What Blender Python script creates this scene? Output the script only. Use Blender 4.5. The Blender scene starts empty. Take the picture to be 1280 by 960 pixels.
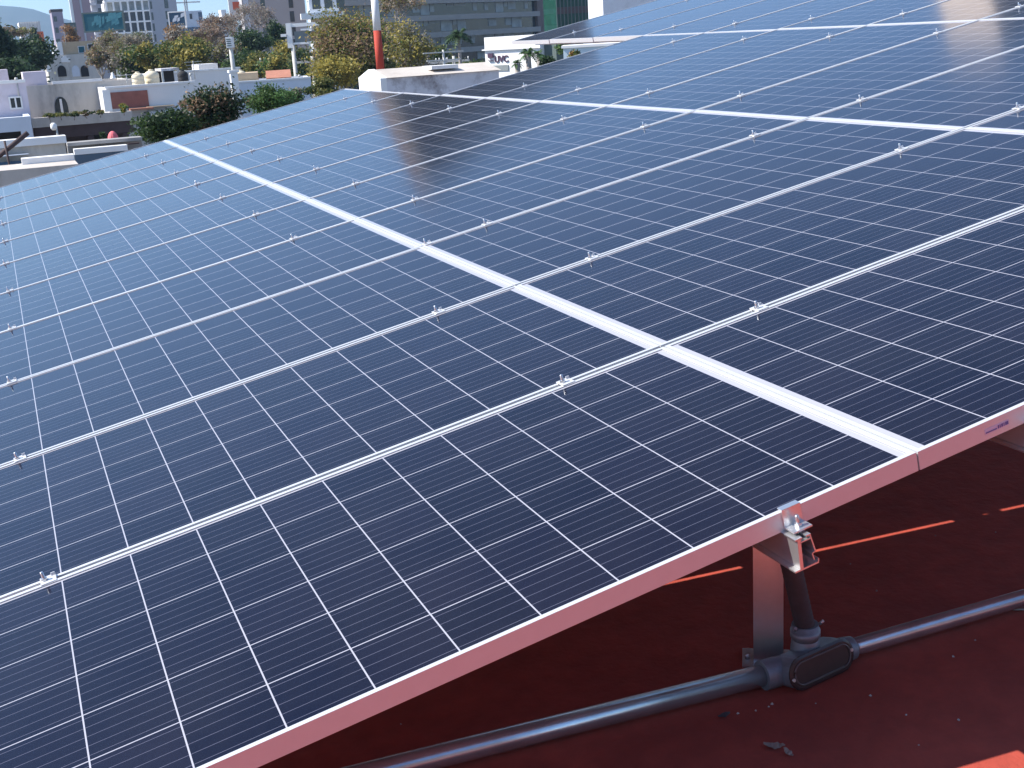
import bpy, bmesh, math, random
from mathutils import Vector, Matrix

# ---------------------------------------------------------------- camera, sky, sun, exposure
sc = bpy.context.scene
COL = sc.collection
FPX = 1539.3                                   # focal length in pixels of the 1280 wide photograph
CAMX = Vector((0.92185067, -0.38310467, -0.05849924))     # camera right / down / forward in the world
CAMD = Vector((-0.15695056, -0.23104383, -0.96020064))
CAMF = Vector((0.35434146, 0.89434309, -0.27311640))
EYE = Vector((-1.5614, -1.8190, 0.8297))
cd = bpy.data.cameras.new('camera')
cam = bpy.data.objects.new('camera', cd)
COL.objects.link(cam)
cd.sensor_width = 36.0
cd.lens = FPX / 1280 * 36.0
cd.clip_start = 0.05
cd.clip_end = 20000
cam.matrix_world = Matrix(((CAMX.x, -CAMD.x, -CAMF.x, EYE.x), (CAMX.y, -CAMD.y, -CAMF.y, EYE.y),
                           (CAMX.z, -CAMD.z, -CAMF.z, EYE.z), (0, 0, 0, 1)))
sc.camera = cam

SUN = Vector((-1.02, 0.29, 1.0)).normalized()  # towards the sun
w = bpy.data.worlds.new('World')
sc.world = w
w.use_nodes = True
nt = w.node_tree
bg = nt.nodes['Background']
sky = nt.nodes.new('ShaderNodeTexSky')
sky.sky_type = 'NISHITA'
sky.sun_disc = False
sky.sun_elevation = math.asin(SUN.z)
sky.sun_rotation = math.atan2(SUN.x, SUN.y)
sky.altitude = 1500
sky.air_density = 1.0
sky.dust_density = 0.6
sky.ozone_density = 6.0
nt.links.new(sky.outputs[0], bg.inputs[0])
bg.inputs[1].default_value = 0.106
sl = bpy.data.lights.new('sun', 'SUN')
sl.energy = 5.0
sl.angle = math.radians(0.5)
sl.color = (1.0, 0.95, 0.88)
so = bpy.data.objects.new('sun', sl)
so.rotation_euler = SUN.to_track_quat('Z', 'Y').to_euler()
so.location = (-20, 5, 30)
COL.objects.link(so)
sc.view_settings.view_transform = 'Standard'
sc.view_settings.look = 'None'
sc.view_settings.gamma = 1
sc.view_settings.use_curve_mapping = False
sc.view_settings.exposure = 0.97
sc.cycles.use_denoising = True
sc.cycles.max_bounces = 8
sc.cycles.volume_bounces = 0
sc.cycles.sample_clamp_indirect = 8

RND = random.Random(7)
ZG = -7.6                                      # street level; the array stands on a roof
ZR = -0.62                                     # roof surface under the array
AL = math.radians(11.0)                        # tilt of the array
UP = Vector((0, 0, 1))
FH = Vector((CAMF.x, CAMF.y, 0)).normalized()
RH = Vector((FH.y, -FH.x, 0))


def P(px, py, D):
    """world point seen at photo pixel (px, py) at a distance of D metres"""
    return EYE + D * (CAMF + CAMX * ((px - 640) / FPX) + CAMD * ((py - 480) / FPX))


# ---------------------------------------------------------------- materials
def lin(c):
    return tuple(((v / 255) / 12.92 if v / 255 <= .04045 else ((v / 255 + .055) / 1.055) ** 2.4) for v in c)


def mat(name, col, rough=0.7, metal=0.0, var=0.0, scale=3.0, stain=None, spec=0.5, stainamt=0.5, bump=0.0, stainscale=1.2, stretch=(1, 1, 1)):
    m = bpy.data.materials.new(name)
    m.use_nodes = True
    t = m.node_tree
    b = t.nodes['Principled BSDF']
    b.inputs['Roughness'].default_value = rough
    b.inputs['Metallic'].default_value = metal
    b.inputs['Specular IOR Level'].default_value = spec
    b.inputs['Base Color'].default_value = (*col, 1)
    if var or stain or bump:
        tc = t.nodes.new('ShaderNodeTexCoord')
        mp = t.nodes.new('ShaderNodeMapping')
        mp.inputs['Scale'].default_value = stretch
        t.links.new(tc.outputs['Object'], mp.inputs['Vector'])
        n = t.nodes.new('ShaderNodeTexNoise')
        n.inputs['Scale'].default_value = scale
        n.inputs['Detail'].default_value = 6
        n.inputs['Roughness'].default_value = .65
        t.links.new(mp.outputs[0], n.inputs['Vector'])
        out = None
        mr = t.nodes.new('ShaderNodeMapRange')
        mr.inputs[1].default_value = .25
        mr.inputs[2].default_value = .75
        mr.inputs[3].default_value = 1 - var
        mr.inputs[4].default_value = 1 + var
        t.links.new(n.outputs[0], mr.inputs[0])
        mx = t.nodes.new('ShaderNodeMix')
        mx.data_type = 'RGBA'
        mx.blend_type = 'MULTIPLY'
        mx.inputs[0].default_value = 1
        mx.inputs[6].default_value = (*col, 1)
        t.links.new(mr.outputs[0], mx.inputs[7])
        out = mx.outputs[2]
        if stain:
            n2 = t.nodes.new('ShaderNodeTexNoise')
            n2.inputs['Scale'].default_value = stainscale
            n2.inputs['Detail'].default_value = 8
            n2.inputs['Roughness'].default_value = .7
            t.links.new(mp.outputs[0], n2.inputs['Vector'])
            r = t.nodes.new('ShaderNodeMapRange')
            r.inputs[1].default_value = .5
            r.inputs[2].default_value = .68
            r.inputs[3].default_value = 0
            r.inputs[4].default_value = stainamt
            t.links.new(n2.outputs[0], r.inputs[0])
            m2 = t.nodes.new('ShaderNodeMix')
            m2.data_type = 'RGBA'
            m2.inputs[7].default_value = (*stain, 1)
            t.links.new(r.outputs[0], m2.inputs[0])
            t.links.new(out, m2.inputs[6])
            out = m2.outputs[2]
        t.links.new(out, b.inputs['Base Color'])
        if bump:
            bp = t.nodes.new('ShaderNodeBump')
            bp.inputs['Strength'].default_value = bump
            bp.inputs['Distance'].default_value = .01
            t.links.new(n.outputs[0], bp.inputs['Height'])
            t.links.new(bp.outputs[0], b.inputs['Normal'])
    return m


M = {}
M['alu'] = mat('anodised_aluminium', (.66, .67, .68), .40, .40, .03, 30)
M['alu_raw'] = mat('mill_aluminium', (.72, .73, .74), .32, .85, .05, 40)
M['steel'] = mat('zinc_steel', (.62, .63, .65), .3, .9)
M['galv'] = mat('galvanised_pipe', (.62, .65, .69), .27, .85, .22, 22, stretch=(.4, 1, 1))
M['cast'] = mat('grey_cast_fitting', (.22, .245, .28), .45, .35, .15, 60)
M['cover'] = mat('dark_cover_plate', (.05, .035, .035), .3, .2, .15, 50)
M['cover_edge'] = mat('lighter_cover_edge', (.14, .11, .11), .35, .4, .2, 60)  # lid rib, a lighter tone than the lid
M['riser'] = mat('dark_flexible_conduit', (.055, .055, .062), .6, 0, .25, 60)
M['steelgrey_door'] = mat('painted_steel_door', (.20, .21, .22), .5, .3, .1, 2)
M['gasket'] = mat('black_rubber', (.015, .015, .017), .6)
M['white'] = mat('white_paint', (.78, .77, .75), .6, 0, .05, 2)
M['backsheet'] = mat('greyed_backsheet', (.42, .41, .40), .6)  # white sheet greyed so it bounces less light under the array
M['roof'] = mat('red_roof_coating', (.37, .055, .034), .8, 0, .22, 14, stain=(.22, .034, .024), stainamt=.6, stainscale=1.6, bump=.5)
M['sticker'] = mat('sticker_white', (.62, .55, .68), .5)
M['ink'] = mat('sticker_ink', (.12, .12, .32), .5)
M['leafdead'] = mat('dead_leaf', (.30, .22, .18), .8, 0, .3, 60)
M['twig'] = mat('grey_twig', (.38, .36, .34), .8, 0, .2, 60)
M['pvc'] = mat('grey_stone_chip', (.45, .42, .40), .8)


def solar_glass():
    m = bpy.data.materials.new('solar_cells_under_glass')
    m.use_nodes = True
    t = m.node_tree
    b = t.nodes['Principled BSDF']
    N = t.nodes.new

    def math_(op, a, b_=None, c=None):
        n = N('ShaderNodeMath')
        n.operation = op
        for i, v in enumerate((a, b_, c)):
            if v is None:
                continue
            if isinstance(v, (int, float)):
                n.inputs[i].default_value = v
            else:
                t.links.new(v, n.inputs[i])
        return n.outputs[0]
    tc = N('ShaderNodeTexCoord')
    sp = N('ShaderNodeSeparateXYZ')
    t.links.new(tc.outputs['Object'], sp.inputs[0])
    x, y = sp.outputs[0], sp.outputs[1]
    cu, cv = 1.8988 / 12, 0.9715 / 6
    y = math_('ADD', y, .0023)
    def line(coord, pitch, off, width):
        f = math_('FRACT', math_('ADD', math_('DIVIDE', coord, pitch), off))
        d = math_('MULTIPLY', math_('ABSOLUTE', math_('SUBTRACT', f, .5)), pitch)
        return math_('LESS_THAN', d, width / 2)
    lu = line(x, cu, .5, .0029)          # between cells, columns (x = 0 is a cell border)
    lv = line(y, cv, .5, .0029)
    bb = line(y, cv / 5, .0, .0013)      # five busbars per cell
    outx = math_('MAXIMUM', math_('GREATER_THAN', math_('ABSOLUTE', x), cu * 6), math_('GREATER_THAN', y, cv * 3))
    white = math_('MAXIMUM', math_('MAXIMUM', lu, lv), outx)
    # each cell its own shade
    fl = N('ShaderNodeCombineXYZ')
    t.links.new(math_('FLOOR', math_('DIVIDE', x, cu)), fl.inputs[0])
    t.links.new(math_('FLOOR', math_('DIVIDE', y, cv)), fl.inputs[1])
    oi = N('ShaderNodeObjectInfo')
    t.links.new(oi.outputs['Random'], fl.inputs[2])
    wn = N('ShaderNodeTexWhiteNoise')
    t.links.new(fl.outputs[0], wn.inputs['Vector'])
    cr = N('ShaderNodeMix')
    cr.data_type = 'RGBA'
    cr.inputs[6].default_value = (.0028, .0018, .0070, 1)
    cr.inputs[7].default_value = (.0054, .0036, .0105, 1)
    t.links.new(wn.outputs[0], cr.inputs[0])
    m1 = N('ShaderNodeMix')
    m1.data_type = 'RGBA'
    m1.inputs[7].default_value = (.10, .10, .14, 1)
    t.links.new(bb, m1.inputs[0])
    t.links.new(cr.outputs[2], m1.inputs[6])
    m2 = N('ShaderNodeMix')
    m2.data_type = 'RGBA'
    m2.inputs[7].default_value = (.37, .37, .42, 1)
    t.links.new(white, m2.inputs[0])
    t.links.new(m1.outputs[2], m2.inputs[6])
    # thin dust film, drifted in blotches
    nz = N('ShaderNodeTexNoise')
    nz.inputs['Scale'].default_value = 2.3
    nz.inputs['Detail'].default_value = 9
    nz.inputs['Roughness'].default_value = .7
    ad = N('ShaderNodeVectorMath')
    ad.operation = 'ADD'
    t.links.new(tc.outputs['Object'], ad.inputs[0])
    sc_ = N('ShaderNodeVectorMath')
    sc_.operation = 'SCALE'
    sc_.inputs[0].default_value = (37, 53, 11)
    t.links.new(oi.outputs['Random'], sc_.inputs['Scale'])
    t.links.new(sc_.outputs[0], ad.inputs[1])
    t.links.new(ad.outputs[0], nz.inputs['Vector'])
    du = N('ShaderNodeMapRange')
    du.inputs[1].default_value = .35
    du.inputs[2].default_value = .8
    du.inputs[3].default_value = .002
    du.inputs[4].default_value = .022
    t.links.new(nz.outputs[0], du.inputs[0])
    m3 = N('ShaderNodeMix')
    m3.data_type = 'RGBA'
    m3.inputs[7].default_value = (.42, .38, .36, 1)
    t.links.new(du.outputs[0], m3.inputs[0])
    t.links.new(m2.outputs[2], m3.inputs[6])
    t.links.new(m3.outputs[2], b.inputs['Base Color'])
    rr = N('ShaderNodeMapRange')
    rr.inputs[3].default_value = .06
    rr.inputs[4].default_value = .16
    t.links.new(nz.outputs[0], rr.inputs[0])
    t.links.new(rr.outputs[0], b.inputs['Roughness'])
    b.inputs['IOR'].default_value = 1.43
    b.inputs['Specular IOR Level'].default_value = .5
    b.inputs['Specular Tint'].default_value = (.66, .83, 1.0, 1)
    return m


M['cells'] = solar_glass()


# ---------------------------------------------------------------- helpers
class MB:
    """collects boxes, rods, prisms ... and links them as ONE mesh object"""

    def __init__(s):
        s.v, s.f, s.mi, s.sm = [], [], [], []

    def poly(s, vs, fs, mi=0, smooth=False):
        o = len(s.v)
        s.v += [tuple(v) for v in vs]
        for f in fs:
            s.f.append([i + o for i in f])
            s.mi.append(mi)
            s.sm.append(smooth)
        return s

    def box(s, x0, x1, y0, y1, z0, z1, mi=0):
        return s.poly([(x0, y0, z0), (x1, y0, z0), (x1, y1, z0), (x0, y1, z0), (x0, y0, z1), (x1, y0, z1), (x1, y1, z1), (x0, y1, z1)],
                      [(0, 3, 2, 1), (4, 5, 6, 7), (0, 1, 5, 4), (1, 2, 6, 5), (2, 3, 7, 6), (3, 0, 4, 7)], mi)

    def tube(s, pts, rad, n=10, mi=0, cap=True):
        pts = [Vector(p) for p in pts]
        if not isinstance(rad, (list, tuple)):
            rad = [rad] * len(pts)
        vs, fs = [], []
        for i, p in enumerate(pts):
            d = (pts[min(i + 1, len(pts) - 1)] - pts[max(i - 1, 0)]).normalized()
            a = d.cross(Vector((0, 0, 1)) if abs(d.z) < .9 else Vector((1, 0, 0))).normalized()
            b = d.cross(a)
            for k in range(n):
                q = 2 * math.pi * k / n
                vs.append(p + (a * math.cos(q) + b * math.sin(q)) * rad[i])
        for i in range(len(pts) - 1):
            for k in range(n):
                fs.append((i * n + k, i * n + (k + 1) % n, (i + 1) * n + (k + 1) % n, (i + 1) * n + k))
        s.poly(vs, fs, mi, True)
        if cap:
            s.poly(vs[:n], [tuple(range(n))], mi)
            s.poly(vs[-n:], [tuple(reversed(range(n)))], mi)
        return s

    def prism(s, prof, axis, a0, a1, mi=0):
        """closed 2D profile extruded along an axis ('x': prof is (y,z); 'y': (x,z); 'z': (x,y))"""
        n = len(prof)
        mk = {'x': lambda p, a: (a, p[0], p[1]), 'y': lambda p, a: (p[0], a, p[1]), 'z': lambda p, a: (p[0], p[1], a)}[axis]
        vs = [mk(p, a0) for p in prof] + [mk(p, a1) for p in prof]
        fs = [tuple(range(n)), tuple(range(2 * n - 1, n - 1, -1))] + [(i, i + n, (i + 1) % n + n, (i + 1) % n) for i in range(n)]
        return s.poly(vs, fs, mi)

    def build(s, name, m, parent=None, loc=None, bevel=0, fixn=True):
        me = bpy.data.meshes.new(name)
        me.from_pydata(s.v, [], s.f)
        me.polygons.foreach_set('material_index', s.mi)
        me.polygons.foreach_set('use_smooth', s.sm)
        ms = m if isinstance(m, (list, tuple)) else [m]
        for k in ms:
            me.materials.append(M[k] if isinstance(k, str) else k)
        if fixn or bevel:
            bm = bmesh.new()
            bm.from_mesh(me)
            bmesh.ops.remove_doubles(bm, verts=bm.verts, dist=1e-5)
            bmesh.ops.recalc_face_normals(bm, faces=bm.faces)
            if bevel:
                es = [e for e in bm.edges if len(e.link_faces) == 2 and e.calc_face_angle(0) > .5]
                bmesh.ops.bevel(bm, geom=es, offset=bevel, segments=2, affect='EDGES', profile=.6)
            bm.to_mesh(me)
            bm.free()
        me.update()
        o = bpy.data.objects.new(name, me)
        COL.objects.link(o)
        if parent:
            o.parent = parent
        if loc is not None:
            o.location = loc
        return o


def tag(o, label, cat, group=None):
    o['label'] = label
    o['category'] = cat
    if group:
        o['group'] = group
    return o


def empty(name, loc=(0, 0, 0), rz=0.0, label=None, cat=None, group=None):
    o = bpy.data.objects.new(name, None)
    o.empty_display_size = .2
    o.location = loc
    o.rotation_euler = (0, 0, rz)
    COL.objects.link(o)
    if label:
        tag(o, label, cat, group)
    return o


def copy_tree(o, parent=None):
    c = o.copy()
    COL.objects.link(c)
    if parent:
        c.parent = parent
    for ch in list(o.children):
        copy_tree(ch, c)
    return c


def structure(o):
    o['kind'] = 'structure'
    return o


# ---------------------------------------------------------------- ground, hills, our roof
M['ground'] = mat('city_ground', (.16, .14, .12), .9, 0, .3, .05, stain=(.06, .06, .06), stainamt=.8, stainscale=.03)
gm = MB()
gm.poly([(-3450, -390, ZG), (3150, -390, ZG), (3150, 5150, ZG), (-3450, 5150, ZG)], [(0, 1, 2, 3)])
structure(gm.build('ground', 'ground', fixn=False))

M['hill'] = mat('wooded_hillside', (.030, .045, .034), .95, 0, .35, .012, stain=(.07, .055, .04), stainamt=.5, stainscale=.006)


def hills():
    prof = [(-420, 60), (-330, 30), (-230, 10), (-120, 3), (-40, 4), (0, 7), (22, 8.5), (40, 11), (52, 15), (64, 19), (78, 23), (100, 28), (150, 30), (200, 27),
            (245, 33), (300, 34), (360, 30), (430, 30), (520, 36), (620, 42)]
    mb = MB()
    D = 3300
    rows = 9
    vs, fs = [], []
    n = 100
    rn = random.Random(3)
    for i in range(n):
        px = prof[0][0] + (prof[-1][0] - prof[0][0]) * i / (n - 1)
        for (a, b), (c, d) in zip(prof, prof[1:]):
            if a <= px <= c:
                py = b + (d - b) * (px - a) / (c - a)
        top = P(px, py, D)
        back = (top - EYE)
        back.z = 0
        back.normalize()
        h = top.z - ZG
        for j in range(rows):
            q = (j - rows // 2) / (rows // 2)
            prof_h = max(0, 1 - abs(q)) ** 1.2
            jit = rn.uniform(.94, 1.04) if 0 < abs(q) < 1 else 1
            v = Vector((top.x, top.y, ZG)) + back * q * 900
            v.z = ZG - 1 + (h + 1) * prof_h * jit
            vs.append(v)
    for i in range(n - 1):
        for j in range(rows - 1):
            fs.append((i * rows + j, (i + 1) * rows + j, (i + 1) * rows + j + 1, i * rows + j + 1))
    mb.poly(vs, fs, 0, True)
    structure(mb.build('hills', 'hill'))


hills()

rb = MB()
rb.box(-9.5, 7.5, -7.0, 12.0, ZR - .25, ZR)
structure(rb.build('flat_roof', 'roof'))
M['ownwall'] = mat('cream_render', (.55, .50, .44), .85, 0, .1, 1)
own = MB()
own.box(-9.4, 7.4, -6.9, 11.9, ZG - .2, ZR - .255)
tag(own.build('roof_building', 'ownwall'), 'plain rendered building under the red roof that carries the solar panels', 'building')

# added wall block behind the camera, keeps low sky light off the shaded roof
M['blockerwall'] = mat('weathered_blocker_wall', (.30, .26, .23), .9, 0, .15, 1, stain=(.16, .13, .11), stainamt=.6, stainscale=.6)
sh = empty('sky_blocker', (-1.0, -5.6, ZR), 0, 'weathered wall block added behind the photographer to hold back low sky light', 'light blocker')
sb = MB()
sb.box(-6.5, 7.5, -1.3, 0, 0, 2.9)
sb.build('wall', 'blockerwall', sh)
sb = MB()
sb.box(-6.7, 7.7, -1.4, .2, 2.901, 3.05)
sb.build('roof_slab', 'blockerwall', sh)
sb = MB()
sb.box(1.0, 1.95, .002, .05, .02, 2.1)
sb.build('door', 'steelgrey_door', sh)  # door on the added blocker

# ---------------------------------------------------------------- solar array
PL, PW, GU, GV = 1.956, 1.001, 0.004, 0.022
TH = 0.040
UD = Vector((math.cos(AL), 0, math.sin(AL)))
ND = Vector((-math.sin(AL), 0, math.cos(AL)))


def plane(u, v, n=0.0):
    return UD * u + Vector((0, v, 0)) + ND * n


def frame_mesh():
    prof = [(0, 0), (.011, 0), (.011, -.0022), (.002, -.0026), (.002, -.0375), (.030, -.0375), (.030, -.040), (0, -.040)]
    mb = MB()
    hx, hy = PL / 2, PW / 2
    vs, fs = [], []
    n = len(prof)
    for sx, sy in ((-1, -1), (1, -1), (1, 1), (-1, 1)):
        for d, z in prof:
            vs.append((sx * (hx - d), sy * (hy - d), z + TH))
    for c in range(4):
        e = (c + 1) % 4
        for k in range(n):
            l = (k + 1) % n
            fs.append((c * n + k, e * n + k, e * n + l, c * n + l))
    mb.poly(vs, fs)
    return mb


proto = empty('solar_panel')
fr = frame_mesh().build('frame', 'alu', proto)
gl = MB()
hx, hy = PL / 2 - .0035, PW / 2 - .0035
z1, z0 = TH - .0032, TH - .008
gl.poly([(-hx, -hy, z1), (hx, -hy, z1), (hx, hy, z1), (-hx, hy, z1)], [(0, 1, 2, 3)], 0)
gl.poly([(-hx, -hy, z0), (hx, -hy, z0), (hx, hy, z0), (-hx, hy, z0)], [(3, 2, 1, 0)], 1)
glo = gl.build('cell_glass', ['cells', 'backsheet'], proto, fixn=False)
jb = MB()
jb.box(-.06, .06, .30, .42, TH - .030, TH - .0085)
jb.build('junction_box', 'gasket', proto, bevel=.003)

ORD = ['', 'first', 'second', 'third', 'fourth', 'fifth', 'sixth', 'seventh', 'eighth', 'ninth', 'tenth', 'eleventh']
BAY = ['left of the nearest white seam', 'between nearest and second white seams',
       'between second and third white seams', 'beyond the third white seam']
NROW = [11, 11, 8, 11]
PITU, PITV = PL + GU, PW + GV
panels = {}
first = True
for b in range(4):
    for r in range(1, NROW[b] + 1):
        root = proto if first else copy_tree(proto)
        first = False
        uc = -GU / 2 - PL / 2 + b * PITU
        vc = (r - 1) * PITV + PW / 2
        root.location = plane(uc, vc, -TH)
        jx = .0032 + RND.gauss(0, .0009)
        jy = RND.gauss(0, .0006)
        root.rotation_euler = (jx, -AL + jy, 0)
        tag(root, 'dark blue solar panel, %s row from the front edge, %s' % (ORD[r], BAY[b]), 'solar panel', 'solar panels of the roof array')
        panels[b, r] = root

# label sticker on the front side of the second panel
p2 = panels[1, 1]
st = MB()
sx0 = -PL / 2 + .165
st.box(sx0, sx0 + .062, -PW / 2 - .0006, -PW / 2 + .0002, .012, .024, 0)
for k, (a, b_) in enumerate(((.002, .03), (.033, .036), (.038, .040), (.042, .046), (.048, .050), (.052, .060))):
    st.box(sx0 + a, sx0 + b_, -PW / 2 - .0012, -PW / 2 - .0005, .0145, .0215 if k else .017, 1)
st.build('label_sticker', ['sticker', 'ink'], p2)

# rails under the panels
ROFF = .68


def rail_mb(length):
    mb = MB()
    def bar(a, b, t):
        a, b = Vector((a[0], a[1])), Vector((b[0], b[1]))
        d = (b - a).normalized()
        nn = Vector((-d.y, d.x)) * t / 2
        pr = [a + nn, a - nn, b - nn, b + nn]
        mb.prism([(q.x, q.y) for q in pr], 'y', 0, length)
    bar((-.010, -.002), (-.0145, -.0625), .0075)
    bar((-.0185, -.0015), (-.003, -.0015), .003)
    bar((.006, -.0015), (.0165, -.0015), .003)
    bar((.0150, -.003), (.0205, -.0395), .0026)
    bar((.0205, -.0395), (.0125, -.0415), .0024)
    bar((.0128, -.0425), (.0152, -.056), .0024)
    bar((-.010, -.0095), (.0145, -.0095), .0022)
    bar((-.030, -.0645), (.024, -.0645), .0034)
    bar((.0232, -.0628), (.0243, -.0565), .0024)
    return mb


rp = None
for b in range(4):
    for s in (-1, 1):
        uc = -GU / 2 - PL / 2 + b * PITU + s * ROFF
        if rp is None:
            rp = rail_mb(NROW[b] * PITV + .03).build('mounting_rail', 'alu_raw')
            o = rp
        else:
            o = rp.copy()
            COL.objects.link(o)
            o.data = rp.data if NROW[b] == 11 else rail_mb(NROW[b] * PITV + .03).build('spare', 'alu_raw').data
        o.location = plane(uc - .010, -.046, -TH - .0008)
        o.rotation_euler = (0, -AL, 0)
        tag(o, 'ribbed aluminium rail under the panels, %s rail %s' % ('left' if s < 0 else 'right', BAY[b]), 'mounting rail', 'rails under the solar panels')
for o in [o for o in COL.objects if o.name.startswith('spare')]:
    bpy.data.objects.remove(o)


# clamps on the row seams
def mid_clamp():
    mb = MB()
    mb.prism([(-.021, .0005), (-.021, .0040), (.021, .0040), (.021, .0005)], 'x', -.018, .018)
    mb.prism([(-.0115, -.038), (-.0115, .001), (-.009, .001), (-.009, -.038)], 'x', -.019, .019)
    mb.prism([(.009, -.038), (.009, .001), (.0115, .001), (.0115, -.038)], 'x', -.019, .019)
    mb.prism([(.010, .0040), (.012, .0110), (.0145, .0110), (.0135, .0040)], 'x', .008, .018)
    body = mb.build('panel_clamp', 'alu', bevel=.0006)
    b = MB()
    hexa = [(.0075 * math.cos(k * math.pi / 3) - .008, .0075 * math.sin(k * math.pi / 3)) for k in range(6)]
    b.prism(hexa, 'z', .0042, .0105)
    b.tube([(-.008, 0, -.045), (-.008, 0, .0250), (-.008, 0, .0262)], [.0040, .0040, .003], 10)
    b.build('bolt', 'steel', body)
    return body


clp = None
for b in range(4):
    for r in range(1, NROW[b]):
        for s in (-1, 1):
            uc = -GU / 2 - PL / 2 + b * PITU + s * ROFF + RND.gauss(0, .012)
            if (b, r, s) == (0, 3, 1):
                uc = .03
            o = clp if clp else None
            if o is None:
                o = clp = mid_clamp()
            else:
                o = copy_tree(clp)
            o.location = plane(uc, r * PITV - GV / 2, 0)
            o.rotation_euler = (0, -AL, RND.gauss(0, .05))
            tag(o, 'bolted clamp, %s seam from the front, %s rail %s' % (ORD[r], 'left' if s < 0 else 'right', BAY[b]), 'clamp', 'bolted clamps on the panel seams')


def end_clamp(name, u, v, flip, label):
    root = empty(name, plane(u, v, 0), 0, label, 'end clamp', 'end clamps on the outer panel edges')
    root.rotation_euler = (0, -AL, math.pi if flip else 0)
    if flip:
        root.rotation_euler = (Matrix.Rotation(-AL, 3, 'Y') @ Matrix.Rotation(math.pi, 3, 'Z')).to_euler()
    mb = MB()
    t = .0035
    mb.prism([(.011, .0006), (.011, .0006 + t), (-.0042, .0006 + t), (-.0042, -.0325), (-.034, -.0325), (-.034, -.036), (-.0042 + t, -.036), (-.0042 + t, -.010), (-.0005, -.006), (-.0005, .0006)], 'x', -.021, .021)
    mb.build('clamp_body', 'alu_raw', root, bevel=.0007)
    b = MB()
    hexa = [(.0075 * math.cos(k * math.pi / 3), -.019 + .0075 * math.sin(k * math.pi / 3)) for k in range(6)]
    b.prism(hexa, 'z', -.0325, -.0255)
    b.tube([(0, -.019, -.048), (0, -.019, -.010), (0, -.019, -.009)], [.004, .004, .003], 10)
    b.build('bolt', 'steel', root)
    return root


end_clamp('end_clamp', -GU / 2 - PL / 2 + ROFF, 0, False, 'shiny end clamp gripping the front panel edge above the dark conduit riser')
for b, r, ss in ((0, 11, (1,)), (1, 11, (-1, 1)), (2, 8, (-1, 1))):
    for s in ss:
        end_clamp('end_clamp', -GU / 2 - PL / 2 + b * PITU + s * ROFF, r * PITV - GV, True,
                  'small end clamp on the far panel edge, %s rail %s' % ('left' if s < 0 else 'right', BAY[b]))

# ---------------------------------------------------------------- support post
px_, py_ = -.085, .385
post = empty('support_post', (px_, py_, ZR), math.radians(-33), 'reddish lit aluminium post standing under the panel behind the pipe fitting', 'post')
pm = MB()
ztop = px_ * math.tan(AL) - TH / math.cos(AL) - ZR - .012
wp, dp = .068, .040
prof = [(-wp / 2, -dp / 2), (wp / 2 - .012, -dp / 2), (wp / 2 - .012, -dp / 2 + .003), (wp / 2 - .009, -dp / 2 + .003), (wp / 2 - .009, -dp / 2), (wp / 2, -dp / 2),
        (wp / 2, dp / 2), (-wp / 2, dp / 2)]
pm.prism(prof, 'z', .006, ztop)
pm.build('post_profile', 'alu_raw', post)
pb = MB()
pb.box(-.06, .05, -.035, .05, 0.0005, .006)
pb.build('base_plate', 'alu_raw', post, bevel=.001)
pc = MB()
pc.box(-.05, .05, -.03, .03, ztop, ztop + .006)
pc.build('head_plate', 'alu_raw', post)
for dx in (-.048, .04):
    q = MB()
    q.tube([(dx, .0, .006), (dx, .0, .020)], .006, 8)
    q.build('anchor_bolt', 'steel', post)

# second post of the same frame further along, seen under the right end
o = copy_tree(post)
o.location = (px_ + 1.95, py_ + .02, ZR)
for ch in o.children:
    if ch.name.startswith('post_profile'):
        k = MB()
        zt = (px_ + 1.95) * math.tan(AL) - TH / math.cos(AL) - ZR - .012
        k.prism(prof, 'z', .006, zt)
        tmp = k.build('post_profile', 'alu_raw')
        ch.data = tmp.data
        bpy.data.objects.remove(tmp)
    if ch.name.startswith('head_plate'):
        ch.location = (0, 0, 1.95 * math.tan(AL))
o['label'] = 'aluminium post standing in the dark right of the pipe fitting, under the second panel'
post['group'] = o['group'] = 'posts under the solar array'

# ---------------------------------------------------------------- electrical conduit with its fitting
cy, cz = .298, -.59
con = empty('electrical_conduit', (-.04, cy, ZR), 0, 'grey metal conduit along the red roof with an oval-lidded junction fitting and riser', 'conduit')
L = lambda x, y, z: (x + .04, y - cy, z - ZR)
pp = MB()
pp.tube([L(-3.2, cy + .12, cz), L(-1.2, cy + .046, cz), L(-.155, cy - .006, cz)], .0245, 20)
pp.build('pipe', 'galv', con)
pp = MB()
pp.tube([L(.075, cy + .004, cz), L(1.0, cy + .012, cz), L(4.0, cy + .012, cz)], .0205, 20)
pp.build('pipe', 'galv', con)
# fitting body: an elongated rounded box along x, its lid facing the viewer
body = MB()
hl = MB()


def stadium(hx_, hz_, n=10):
    pts = []
    for k in range(n + 1):
        a = -math.pi / 2 + math.pi * k / n
        pts.append((hx_ - hz_ + hz_ * math.cos(a), hz_ * math.sin(a)))
    for k in range(n + 1):
        a = math.pi / 2 + math.pi * k / n
        pts.append((-hx_ + hz_ + hz_ * math.cos(a), hz_ * math.sin(a)))
    return pts


def loft(mb, rings, mi=0):
    n = len(rings[0])
    vs = [v for r in rings for v in r]
    fs = []
    for i in range(len(rings) - 1):
        for k in range(n):
            fs.append((i * n + k, i * n + (k + 1) % n, (i + 1) * n + (k + 1) % n, (i + 1) * n + k))
    fs.append(tuple(range(n)))
    fs.append(tuple(range(len(rings) * n - 1, (len(rings) - 1) * n - 1, -1)))
    mb.poly(vs, fs, mi)


tilt = Matrix.Rotation(math.radians(11), 3, 'Z') @ Matrix.Rotation(math.radians(-14), 3, 'X')      # the lid leans back a little
bc = Vector(L(-.035, cy - .012, cz + .003))


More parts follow.
